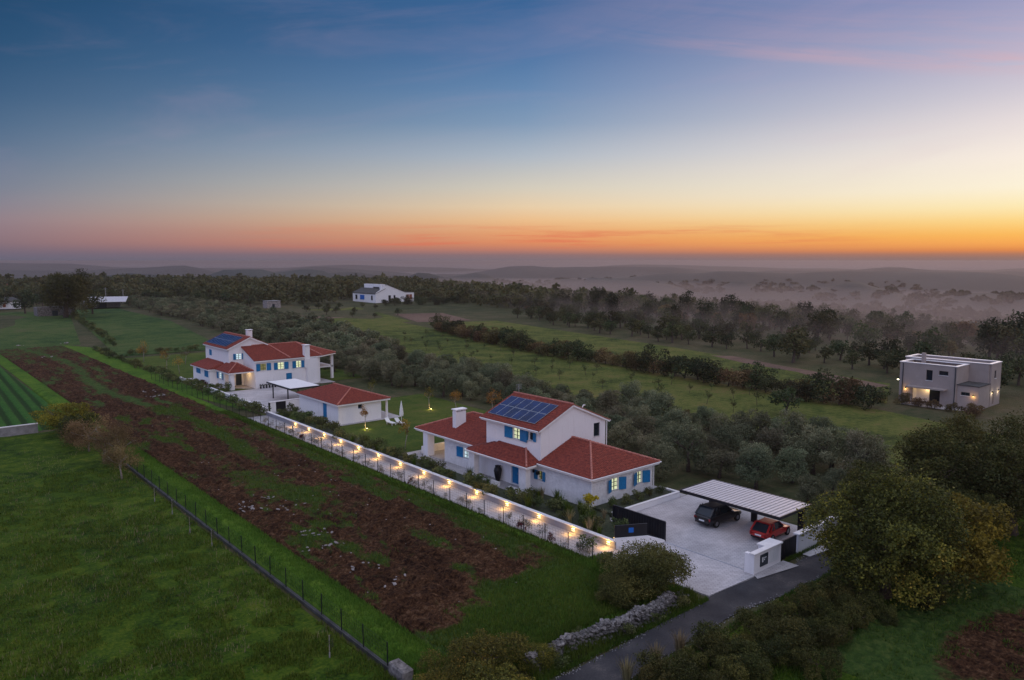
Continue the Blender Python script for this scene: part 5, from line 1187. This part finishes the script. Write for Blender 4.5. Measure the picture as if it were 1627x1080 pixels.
# left far trees
dark.put(58.5, 336, 'huge dark tree towering above the left fields beside the ruined barn', 'tree', sc=1.95)
for x, y, s, l in ((-60, 338, 2.15, 'huge dark tree towering above the left fields beside the ruined barn'), (50, 372, 1.2, 'dark tree behind the low white house at the left'), (42, 395, .9, 'brownish tree by the low white house'), (71, 352, 1.25, 'thin brown tree in front of the huge dark tree')):
    FOREST.put(x, y, l, 'tree', sc=s, idx=2) if x > 0 else None
for x, y in scatter([(28, 430), (36, 402), (70, 420), (100, 432), (110, 460), (60, 470), (30, 455)], 9, 3, 12, .7): FOREST.put(x, y, 'village tree near the far left buildings', 'tree', 'trees by the village', sc=rnd.uniform(.7, 1.3))
for x, y in scatter([(100, 445), (140, 425), (136, 385), (150, 360), (130, 352), (122, 400)], 7, 2, 14, .9): FOREST.put(x, y, 'dark rounded tree behind the big olive grove', 'tree', 'trees behind the big olive grove', sc=rnd.uniform(.7, 1.05))
for x, y in scatter([(190, 318), (228, 300), (238, 326), (222, 332), (196, 330)], 6.5, 1.6, 15, .9): HEDGEG.put(x, y, 'low bush in front of the distant white house', 'bush', 'bushes before the distant white house', sc=rnd.uniform(.8, 1.2))
for x, y in scatter([(128, 262), (158, 240), (182, 300), (192, 318), (150, 322), (132, 300)], 13, 5, 16, .55): ORCH.put(x, y, 'small tree scattered over the far meadow', 'tree', 'small trees on the far meadow', sc=rnd.uniform(.5, .9))
for x, y in scatter([(100, 215), (112, 214), (128, 270), (118, 262)], 5, 1.5, 17, .8): HEDGE.put(x, y, 'brown bush at the edge of the far meadow', 'bush', 'bushes edging the far meadow', sc=rnd.uniform(.4, .8))
# young meadow trees (thin, pale)
YT = Kind('young_tree', 3, .9, 1.5, .5, 260, .16, 'bush_leaf', 'bark', 20, k=5, tr=.03, joined=True, rmin=.2)
for x, y in scatter([(92, 60), (109, 56), (112, 100), (128, 172), (118, 190), (98, 150), (90, 100)], 6.5, 1.6, 19, .85): YT.put(x, y, 'thin young tree planted in the meadow', 'young tree', 'young trees planted in the meadow', sc=rnd.uniform(.7, 1.3))
# scrub line between olives and meadow
for x, y in scatter([(82, 50), (87, 50), (88, 90), (92, 130), (90, 150), (86, 128), (83, 90)], 3.6, 1.2, 21, .8): HEDGE.put(x, y, 'dry brown scrub bush at the edge of the olive grove', 'bush', 'scrub bushes along the meadow edge', sc=rnd.uniform(.3, .55))
# bushes along the left of the villas' verge fence
for k in range(34):
    y = 104+k*3.1; x = 42.4+rnd.uniform(-.5, .5)-(.0)
    BUSH.put(x-.6, y, 'straggly grey-green shrub in the wild hedge along the upper field edge', 'shrub', 'wild hedge shrubs along the field edge', sc=rnd.uniform(.9, 1.9))
for x, y in scatter([(42.3, 190), (45, 190), (70, 186), (70, 192), (44, 196)], 3.2, .8, 31, .9): BUSH.put(x, y, 'dark shrub in the boundary row behind the villa lawn', 'shrub', 'shrubs behind the villa lawn', sc=rnd.uniform(1, 1.8))
for y in np.arange(214, 372, 4.2): BUSH.put(48+(y-214)*.11+rnd.uniform(-.7, .7), float(y), 'shrub on the boundary between the far left meadows', 'shrub', 'shrubs between the far left meadows', sc=rnd.uniform(1, 2.0))
# climbing weeds by the path fence
WISP = Kind('weed', 4, .6, 1.25, 0, 620, .07, 'wisp_leaf', 'bark', 33, k=9, tr=.012, rmin=.15, gap=-.5, sub=(.25, .6))
for k in range(62):
    y = 37+k*1.06+rnd.uniform(-.5, .5)
    if rnd.random() < .2: continue
    WISP.put(39.5+rnd.uniform(-.15, .25), y, 'wispy grey weed clump growing up the path fence', 'weed', 'weeds along the path fence', sc=rnd.uniform(.45, 1.15))
BUSH.put(40.5, 38.6, 'leafy shrub glowing in the light of the nearest wall lamp', 'shrub', sc=1.1)
BUSH.put(39.6, 35.4, 'shrub growing by the path mouth behind the corner bush', 'shrub', sc=1.3); BUSH.put(38.9, 33.4, 'grey shrub between corner bush and path mouth', 'shrub', sc=1.4)
RED = Kind('red_shrub', 2, .42, .7, 0, 420, .1, 'autumn_leaf', 'bark', 23, k=5, tr=.02)
M['terr_leaf'] = leaf_mat('dark_red_leaf', (.05, .008, .012), (.11, .018, .022), (.18, .04, .04), .1)
REDD = Kind('red_shrub', 2, .42, .75, 0, 420, .1, 'dark_red_leaf', 'bark', 24, k=5, tr=.02)
for y, l in ((41.5, 'dark red shrub on the path fence, nearest one'), (45.1, 'dark red shrub in the middle of the near path fence'), (61.6, 'dark red shrub on the path fence below the near villa loggia'), (86.0, 'dark red shrub on the path fence near the garden house')): REDD.put(39.5, y, l, 'shrub', sc=1.1)
# garden bed shrubs
n = 0
for k in range(56):
    y = 39.5+k*.95; xm = 44.4 if y < 52 else 43.7
    BUSH.put(xm+rnd.uniform(-1.0, .7), y+rnd.uniform(-.4, .4), 'dense green shrub in the planted bed between path wall and near villa', 'shrub', 'shrubs in the bed along the path wall', sc=rnd.uniform(.75, 1.35), z=.28)
for k in range(9):
    y = 93.5+k*1.1; BUSH.put(43.6+rnd.uniform(-.5, 1.6), y, 'dark shrub in the bed beside the garden house', 'shrub', 'shrubs beside the garden house', sc=rnd.uniform(.9, 1.3), z=.2)
for k in range(5): BUSH.put(45.3+rnd.uniform(-.6, .6), 91.5+k*2.3, 'tall shrub against the door side of the garden house', 'shrub', 'tall shrubs by the garden house', sc=rnd.uniform(1, 1.4), z=.1)
RB = Kind('round_shrub', 2, .62, 1.0, 0, 1400, .08, 'bush_leaf', 'bark', 25, k=4, tr=.03)
for k in range(5):
    RB.put(48.6+k*1.65, 43.2, ['round clipped shrub in the white planter, nearest the black gate', 'round clipped shrub second from the black gate in the white planter', 'round clipped shrub in the middle of the white planter', 'round clipped shrub fourth from the black gate in the white planter', 'round clipped shrub at the far corner of the white planter'][k], 'shrub', sc=rnd.uniform(.95, 1.15), z=.42)
YB = Kind('yellow_shrub', 1, .62, .9, .3, 900, .12, 'autumn_leaf', 'bark', 26, k=5, tr=.03)
YB.v[0][0].materials[0] = leaf_mat('yellow_leaf', (.2, .16, .008), (.42, .33, .012), (.55, .48, .03), .05)
YB.put(46.3, 44.0, 'bright yellow shrub by the near corner of the near villa', 'shrub', sc=1.25, z=.45)
# ornamental grasses
def tuft(seed, n=90, h=1.3, w=.5):
    rs = np.random.RandomState(seed); V = []; F = []; t = []
    for i in range(n):
        a = rs.rand()*6.283; r0 = rs.rand()*.18; lean = rs.rand()*w; hh = h*(.6+.4*rs.rand()); c, s = math.cos(a), math.sin(a); p = -s*.022, c*.022; b0 = len(V)
        V += [(c*r0-p[0], s*r0-p[1], 0), (c*r0+p[0], s*r0+p[1], 0), (c*(r0+lean*.4)+p[0]*.7, s*(r0+lean*.4)+p[1]*.7, hh*.65), (c*(r0+lean*.4)-p[0]*.7, s*(r0+lean*.4)-p[1]*.7, hh*.65), (c*(r0+lean), s*(r0+lean), hh), (c*(r0+lean)+.01, s*(r0+lean), hh)]
        F += [[b0, b0+1, b0+2, b0+3], [b0+3, b0+2, b0+5, b0+4]]; t += [rs.rand()]*6
    return np_mesh('tuft', np.array(V), np.array(F), attrs={'tint': t})
TU = [tuft(i) for i in range(3)]
for me in TU[:2]: me.materials.append(M['grass_blade'])
TU[2].materials.append(M['dry_blade'])
for k in range(34):
    o = bpy.data.objects.new('ornamental_grass', TU[rnd.choice((0, 1, 2))]); COL.objects.link(o); y = 38.8+rnd.random()*11 if k < 22 else 52+rnd.random()*32
    x = rnd.uniform(42.6, 46.2) if y < 50 else rnd.uniform(42.5, 44.6)
    if y < 41: x = rnd.uniform(42.6, 44.5)
    o.location = (x, y, .29); o.rotation_euler = (0, 0, rnd.uniform(0, 6)); s = rnd.uniform(.6, 1.2); o.scale = (s, s, s)
    tag(o, 'upright ornamental grass clump in the bed along the path wall', 'ornamental grass', 'ornamental grasses in the bed')
# garden trees with stakes, lit
def garden_tree(x, y, label, lm, h=3.4, glow=True, s=1, power=45):
    K_ = Kind('garden_tree', 1, .85*s, 1.7*s, 1.6, 800, .13, lm, 'pale_bark', int(x*3+y), k=6, tr=.05, rmin=.25)
    T = K_.put(x, y, label, 'tree', sc=1)
    if glow:
        q = bpy.data.objects.new('x', None)
        L = thing('ground_spotlight', (x+.0, y-.5, .03), 'ground spotlight at the foot of the '+' '.join(label.split()[:9]), 'spotlight'); bpy.data.objects.remove(q)
        MB().lathe((x, y-.5, .03), [(.08, 0), (.1, .08), (.1, .14)], 8).build('housing', M['black_metal'], L); MB().lathe((x, y-.5, .171), [(.085, 0), (.08, .02)], 8).build('lens', M['lamp_glow'], L)
        lamp('spot_light', (x, y-.38, .3), power, (1, .72, .25), .05)
garden_tree(48.6, 86.6, 'orange-leaved tree lit from below before the garden house wall', 'autumn_leaf', s=1.1)
garden_tree(62.4, 92.0, 'thin tree among the olives, lit, left one of the two at the lawn back', 'oak_leaf')
garden_tree(63.2, 86.0, 'golden tree among the olives, lit, right one of the two at the lawn back', 'autumn_leaf', s=1.4)
garden_tree(46.9, 74.3, 'brownish staked tree at the left corner of the near villa roof', 'autumn_leaf', glow=False)
garden_tree(60.0, 104.5, 'yellow-lit tree rising behind the garden house roof', 'oak_leaf', s=1.1, power=26)
for x, y, l in ((44.9, 176, 'slim orange tree standing left of the farther villa, farthest one'), (44.5, 158, 'wide orange tree of the pair left of the farther villa'), (45.4, 153, 'bright orange tree nearest the farther villa'), (50.5, 166, 'thin bare tree behind the orange trees left of the farther villa'), (66.5, 82, 'pale yellow tree between lawn and olives, near the villa chimney')):
    garden_tree(x, y, l, 'autumn_leaf' if 'thin' not in l else 'russet_leaf', glow=False, s=1.7)
CL = Kind('climbing_shrub', 1, .8, 2.3, 0, 1500, .12, 'bush_leaf', 'bark', 29, k=6, tr=.05)
CL.put(45.3, 127.2, 'tall climbing shrub beside the lit porch of the farther villa', 'shrub'); CL.put(46.2, 104.2, 'dark climber at the corner of the farther courtyard wall', 'shrub', sc=.8)
for k in range(8): BUSH.put(43.9+rnd.uniform(-.3, .5), 128.6+k*1.6, 'dark purple-green shrub below the wall of the farther villa', 'shrub', 'shrubs below the farther villa', sc=rnd.uniform(.9, 1.3))
REDD.put(43.9, 134.6, 'dark red shrub by the low extension of the farther villa', 'shrub', sc=2)
# roadside hedge at the bottom right
k = -1
for x in np.arange(27.0, 46.5, 1.55):
    k += 1
    for row in range(2):
                (ROADB if rnd.random() < .84 else ROADY).put(float(x)+rnd.uniform(-.5, .5), 22.6-row*2.0+rnd.uniform(-.4, .4)-(0.4 if x > 38 else 0), 'roadside bush on the near side of the lane, %s from the bottom edge, %s row' % (ORDN[k].replace('nearest', 'first'), 'lane-side' if row == 0 else 'field-side'), 'roadside bush', 'roadside bushes along the lane', sc=rnd.uniform(.6, .88))
for x, y in ((40.5, 19.3), (37, 18.4), (43.5, 19.6)): ROADB.put(x, y, 'low bush on the field side of the roadside bushes', 'bush', 'bushes behind the roadside row', sc=rnd.uniform(.5, .8))
for x, y in ((45.2, 21.6), (47, 22.4), (47.2, 21), (49.5, 22.6), (52, 22.6), (53, 20.5), (55, 23.3), (58.5, 23.2), (62, 22.5), (50, 17.6), (46, 18.6)): ROADB.put(x, y, 'low bush under the oaks beside the lane', 'bush', 'bushes under the lane oaks', sc=rnd.uniform(.45, .7))
for x in (31.3, 33.4, 28.9): 
    o = bpy.data.objects.new('dry_grass', TU[2]); COL.objects.link(o); o.location = (x, 24.6, 0); o.scale = (1.3, 1.3, 1.2); tag(o, 'dry reed clump at the edge of the lane', 'dry grass', 'dry reed clumps by the lane')

# dry stone wall
rs = random.Random(44); T = thing('dry_stone_wall', (33, 28.6, 0), 'long collapsed dry stone wall of grey rubble between the grass and the lane', 'wall')
def stone_mesh(seed):
    q = np.random.RandomState(seed); bm = MB(); V = []
    dirs = [(0, 0, 1), (0, 0, -1), (1, 0, .3), (-1, 0, .2), (0, 1, -.2), (0, -1, .1), (.7, .7, .6), (-.7, .7, .6), (.7, -.7, .5), (-.7, -.7, .6), (.7, .7, -.6), (-.7, .7, -.6), (.7, -.7, -.6), (-.7, -.7, -.6)]
    import bmesh
    b = bmesh.new()
    for d in dirs: v = Vector(d).normalized()*(.42+.16*q.rand()); b.verts.new((v.x*1.15, v.y*.9, v.z*.7))
    bmesh.ops.convex_hull(b, input=b.verts); me = bpy.data.meshes.new('stone'); b.to_mesh(me); b.free(); return me
SM = [stone_mesh(i) for i in range(8)]
for m_ in SM: m_.materials.append(M['wall_stone'])
RM = [m_.copy() for m_ in SM]
for m_ in RM: m_.materials.clear(); m_.materials.append(M['limestone'])
st = []
for i in range(3000):
    x = rs.uniform(25.6, 39.2); hmax = 1.05*(1-.25*abs(math.sin(x*1.1)))*(1 if x < 38 else .6); lv = rs.random(); z = lv*hmax
    st.append((x, 28.55+.2*math.sin(x*.5)+rs.uniform(-1, 1)*(.52-.3*lv), z+.05, rs.uniform(.15, .34)))
st.sort(key=lambda s: -(s[2]*1.2-s[1]*.5+s[3]))
for x, y, z, s in st[:290]:
    o = bpy.data.objects.new('stone', SM[rs.randrange(8)]); COL.objects.link(o); o.parent = T; o.location = Vector((x, y, z))-wl(T); o.scale = (s, s, s*.8); o.rotation_euler = (rs.uniform(-.5, .5), rs.uniform(-.5, .5), rs.uniform(0, 6))
b = MB()
for x, y, z, s in st[290:]:
    me = SM[rs.randrange(8)]; mt = Matrix.Translation((x, y, z)) @ Matrix.Rotation(rs.uniform(0, 6), 4, 'Z') @ Matrix.Rotation(rs.uniform(-.5, .5), 4, 'X') @ Matrix.Diagonal((s, s, s*.8, 1)); b0 = len(b.v)
    b.v += [tuple(mt @ v.co) for v in me.vertices]; b.f += [[b0+i for i in p.vertices] for p in me.polygons]; b.mi += [0]*len(me.polygons)
o = b.build('rubble', M['wall_stone'], T); o['kind'] = 'stuff'
# limestone rocks turned up in the soil
def pg(px, py, z=0):
    a = (px-813.5)/1200; q = -(py-540)/1200; p = R(PITCH); fy = math.cos(p)+q*math.sin(p); fz = -math.sin(p)+q*math.cos(p); c, s = math.cos(R(YAW)), math.sin(R(YAW)); t = (z-CAM_Z)/fz
    return ((a*c-fy*s)*t, (a*s+fy*c)*t)
for (px, py, n, where) in ((394, 810, 6, 'left heap in the middle of the field'), (414, 815, 4, 'heap just right of the left heap'), (456, 811, 5, 'heap towards the path in mid field'), (425, 797, 3, 'small line above the mid-field heaps'), (491, 850, 4, 'heap left of the central pair'), (514, 853, 5, 'heap right of the central pair'),
                           (507, 874, 4, 'small heap below the central pair'), (531, 878, 3, 'small heap lower right of the central pair'), (577, 910, 6, 'wide low heap in the dark soil'), (632, 933, 4, 'heap nearest the photographer'), (250, 632, 8, 'wide heap in the upper field'), (234, 626, 4, 'heap just above that wide heap'), (30, 551, 5, 'heap at the far left field corner'), (75, 569, 3, 'pair near the far left corner'), (105, 547, 4, 'heap at the far end of the field')):
    cx_, cy_ = pg(px, py)
    T = thing('rock_heap', (cx_, cy_, .1), 'pale limestone rocks turned up in red soil, '+where, 'rock heap')
    big_ = .34+(math.hypot(cx_, cy_)/420)
    for k in range(n+2):
        o = bpy.data.objects.new('rock', RM[rs.randrange(8)]); COL.objects.link(o); o.parent = T; s = rs.uniform(.35, .8)*big_; o.location = (rs.gauss(0, .65), rs.gauss(0, .5), .28); o.scale = (s, s*.8, s*.5); o.rotation_euler = (rs.uniform(-.4, .4), rs.uniform(-.4, .4), rs.uniform(0, 6))
b = MB()
for k in range(110):
    x = rs.uniform(23.6, 37); y = rs.uniform(37, 110); me = RM[rs.randrange(8)]; s = rs.uniform(.06, .17); mt = Matrix.Translation((x, y, .36)) @ Matrix.Rotation(rs.uniform(0, 6), 4, 'Z') @ Matrix.Diagonal((s, s, s*.7, 1)); b0 = len(b.v)
    b.v += [tuple(mt @ v.co) for v in me.vertices]; b.f += [[b0+i for i in p.vertices] for p in me.polygons]; b.mi += [0]*len(me.polygons)
tag(b.build('stones_in_soil', M['limestone']), 'small pale stones scattered through the ploughed soil', 'stones', kind='stuff')
# grass blades over the near ground
def grass_field(name, n, sample, hmin, hmax, mname, seed, wid=.03):
    q = np.random.RandomState(seed); x, y, z = sample(q, n); n = len(x); a = q.rand(n)*6.283; h = hmin+(hmax-hmin)*q.rand(n)**1.5; le = q.rand(n)*.6*h; c, s = np.cos(a), np.sin(a); w = wid*(.6+.8*q.rand(n))
    V = np.stack([np.stack([x-s*w, y+c*w, z], -1), np.stack([x+s*w, y-c*w, z], -1), np.stack([x+c*le, y+s*le, z+h], -1)], 1).reshape(-1, 3); F = np.arange(3*n).reshape(-1, 3)
    t = np.repeat(np.clip(q.rand(n)*.6+.4*fbm(x/2, y/2, 2), 0, 1), 3)
    o = link_mesh(name, np_mesh(name, V, F, attrs={'tint': t}), M[mname]); return tag(o, kind='stuff')
def s_lawn(q, n):
    y = 28+60*q.rand(n)**1.7; x = 19.7-(y*.75)*q.rand(n); k = fbm(x/1.6, y/1.6, 3) > .42; x, y = x[k], y[k]; return x, y, np.full(len(x), .1)
tag(grass_field('lawn_grass', 330000, s_lawn, .12, .38, 'grass_blade', 1, .04), 'long grass tufts over the near lawn', 'grass')
def s_verge(q, n):
    y = 30+70*q.rand(n)**1.4; x = 20.4+2.6*q.rand(n); return x, y, .1+.3*np.exp(-((x-21.5)/.9)**2)
tag(grass_field('verge_grass', 60000, s_verge, .12, .35, 'bright_blade', 2), 'bright tall grass on the bank beside the boundary fence', 'grass')
def s_field(q, n):
    y = 30+90*q.rand(n)**1.5; x = 23.2+14.6*q.rand(n); k = grassmask(x, y) > .35+.3*q.rand(n); x, y = x[k], y[k]; return x, y, soil_h(x, y)-.04
tag(grass_field('field_weeds', 160000, s_field, .1, .32, 'grass_blade', 3), 'weeds and young grass patches in the ploughed field', 'weeds')
def s_pv(q, n):
    y = 30+80*q.rand(n)**1.3; x = 37.6+1.7*q.rand(n); return x, y, np.full(n, .1)
tag(grass_field('path_verge_grass', 40000, s_pv, .1, .3, 'grass_blade', 4), 'green grass verge beside the path fence', 'grass')
def s_cor(q, n):
    x = 26+14.4*q.rand(n); y = 29.3+8*q.rand(n); return x, y, np.full(n, .06)
tag(grass_field('corner_grass', 45000, s_cor, .12, .4, 'bright_blade', 5), 'bright green grass above the dry stone wall', 'grass')
def s_right(q, n):
    x = 34+50*q.rand(n); y = 0+23*q.rand(n); k = fbm(x/2, y/2, 3) > .45; x, y = x[k], y[k]; return x, y, np.full(len(x), .02)
tag(grass_field('pasture_grass', 80000, s_right, .1, .32, 'grass_blade', 6, .035), 'dark pasture grass at the bottom right', 'grass')
# tree guards and stakes in the lawn
for px, py, l in ((246, 800, 'white-guarded sapling nearest the leafless tree in the lawn'), (274, 820, 'second sapling stake along the lawn fence'), (302, 850, 'third sapling stake along the lawn fence'), (337, 872, 'pale sapling stake in the middle of the lawn fence line'), (524, 1050, 'sapling stake near the bottom edge of the lawn')):
    x, y = pg(px, py); T = thing('sapling', (x, y, .1), l, 'sapling'); MB().tube([(x, y, .1), (x, y, 1.5)], .025, 5).build('stake', M['pale_bark'], T); MB().tube([(x, y, .1), (x, y, .5)], .04, 6).build('tree_guard', M['concrete'], T)
    b = MB()
    for k in range(26): a = rnd.uniform(0, 6.3); z = rnd.uniform(.7, 1.5); b.face([(x, y, z), (x+.22*math.cos(a), y+.22*math.sin(a), z+.05), (x+.24*math.cos(a+.3), y+.24*math.sin(a+.3), z+.12)])
    b.build('leaves', M['bush_leaf'], T)
# parasol and loungers on the lawn
T = thing('parasol', (54.2, 86.6, 0), 'closed white parasol standing on the garden lawn', 'parasol')
MB().tube([(54.2, 86.6, .1), (54.2, 86.6, 3.0)], .035, 6).build('pole', M['white_trim'], T); MB().lathe((54.2, 86.6, 1.0), [(.24, 0), (.3, .25), (.22, 1.0), (.1, 1.7), (.03, 2.1)], 8).build('canopy', M['fabric_white'], T); MB().lathe((54.2, 86.6, .03), [(.35, 0), (.35, .08)], 10).build('base', M['concrete'], T)
for i, (x, y) in enumerate(((52.6, 86.9), (53.6, 86.0))):
    T = thing('sun_lounger', (x, y, 0), ['white sun lounger left of the closed parasol', 'white sun lounger just in front of the closed parasol'][i], 'sun lounger')
    b = MB(); b.box(x-.3, y-.95, .28, x+.3, y+.5, .38); b.build('seat', M['fabric_white'], T); b = MB(); b.slab([(x-.3, y+.5, .38), (x+.3, y+.5, .38), (x+.3, y+1.0, .8), (x-.3, y+1.0, .8)], (0, -.6, .8), .08); b.build('backrest', M['fabric_white'], T)
    for a, c_ in ((-.27, -.9), (.27, -.9), (-.27, .4), (.27, .4)): MB().box(x+a-.03, y+c_-.03, .03, x+a+.03, y+c_+.03, .28).build('leg', M['white_trim'], T)

# ---------------------------------------------------------------- haze
b = MB(); b.box(-27000, -27000, -75, 27000, 27000, 23.6)
hz = b.build('haze', [])
hz.data.materials.clear(); hm = bpy.data.materials.new('haze_air'); hm.use_nodes = True; hn = hm.node_tree; hn.nodes.clear()
pv = hn.nodes.new('ShaderNodeVolumePrincipled'); pv.inputs['Color'].default_value = (.5, .42, .42, 1); pv.inputs['Density'].default_value = .00016; pv.inputs['Anisotropy'].default_value = .45
ho_ = hn.nodes.new('ShaderNodeOutputMaterial'); hn.links.new(pv.outputs[0], ho_.inputs['Volume']); hz.data.materials.append(hm); tag(hz, kind='stuff')
hz.display_type = 'BOUNDS'


def mist(name, fp, z0, z1, dens, label, col=(.52, .48, .5)):
    b = MB(); b.face([(x, y, z1) for x, y in fp]); b.face([(x, y, z0) for x, y in fp][::-1])
    for i in range(len(fp)): p, q = fp[i], fp[(i+1) % len(fp)]; b.face([(*p, z0), (*q, z0), (*q, z1), (*p, z1)])
    o = b.build(name, []); m_ = bpy.data.materials.new(name+'_air'); m_.use_nodes = True; t = m_.node_tree; t.nodes.clear()
    v = t.nodes.new('ShaderNodeVolumePrincipled'); v.inputs['Color'].default_value = (*col, 1); v.inputs['Density'].default_value = dens; v.inputs['Anisotropy'].default_value = .3
    u = t.nodes.new('ShaderNodeOutputMaterial'); t.links.new(v.outputs[0], u.inputs['Volume']); o.data.materials.append(m_); tag(o, label, 'mist', kind='stuff'); o.display_type = 'BOUNDS'
mist('valley_mist', [(420, -9000), (26000, -9000), (26000, 26000), (420, 26000)], -74, -49, .0011, 'mist bank lying in the valley beyond the wood')
mist('ground_mist', [(148, -40), (330, -120), (420, 60), (500, 480), (420, 600), (330, 480), (235, 300), (172, 130)], -73, 6.5, .004, 'low mist hanging between the trees at the right', (.52, .44, .42))

# grit and weeds along the lane edges
b = MB(); 
for k in range(900):
    x = rs.uniform(20, 60); up = rs.random() < .5; y = (ipt(rl, x) if up else ipt(rr, x))+rs.gauss(0, .16)*(1 if up else 1); s = rs.uniform(.02, .05); a = rs.uniform(0, 6)
    if up and 40.5 < x < 50: continue
    b.lathe((x, y, .03), [(s, 0), (s*.6, s*.7)], 5)
tag(b.build('lane_grit', M['concrete']), 'small grit and stones along the edges of the lane', 'grit', kind='stuff')
def s_lane(q, n):
    x = 20+45*q.rand(n); up = q.rand(n) < .5; y = np.where(up, 27.45+.35*q.rand(n), 24.6-.5*q.rand(n)+.1*np.sin(x)); k = ~(up & (x > 40.4) & (x < 50)); return x[k], y[k], np.full(int(k.sum()), .02)
tag(grass_field('lane_weeds', 26000, s_lane, .08, .3, 'grass_blade', 8, .02), 'ragged weeds along both edges of the lane', 'weeds')

def s_lawn2(q, n):
    y = 26+75*q.rand(n)**1.5; x = 19.7-(y*.8)*q.rand(n); k = fbm(x/3.3+5, y/3.3, 3) > .5; x, y = x[k], y[k]; return x, y, np.full(len(x), .12)
tag(grass_field('dry_stalks', 60000, s_lawn2, .12, .4, 'dry_blade', 11, .02), 'dry straw-coloured stalks among the near lawn grass', 'stalks')
def s_wall(q, n):
    x = 25.4+14.5*q.rand(n); y = 28.6+q.normal(size=n)*.48; return x, y, np.full(n, .05)+.5*np.exp(-((y-28.6)/.5)**2)*q.rand(n)
tag(grass_field('wall_weeds', 16000, s_wall, .15, .55, 'grass_blade', 12, .02), 'weeds overgrowing the dry stone wall', 'weeds')
for k, (x, y) in enumerate(((27.2, 27.9), (30.1, 29.3), (32.6, 27.8), (35.4, 27.8), (38.2, 27.9))):
    BUSH.put(x, y, ['weedy bush at the left end of the dry stone wall foot', 'weedy bush on the field side of the dry stone wall', 'weedy bush at the middle of the dry stone wall foot', 'weedy bush under the corner bush at the wall foot', 'weedy bush at the driveway end of the dry stone wall'][k], 'bush', sc=.75)
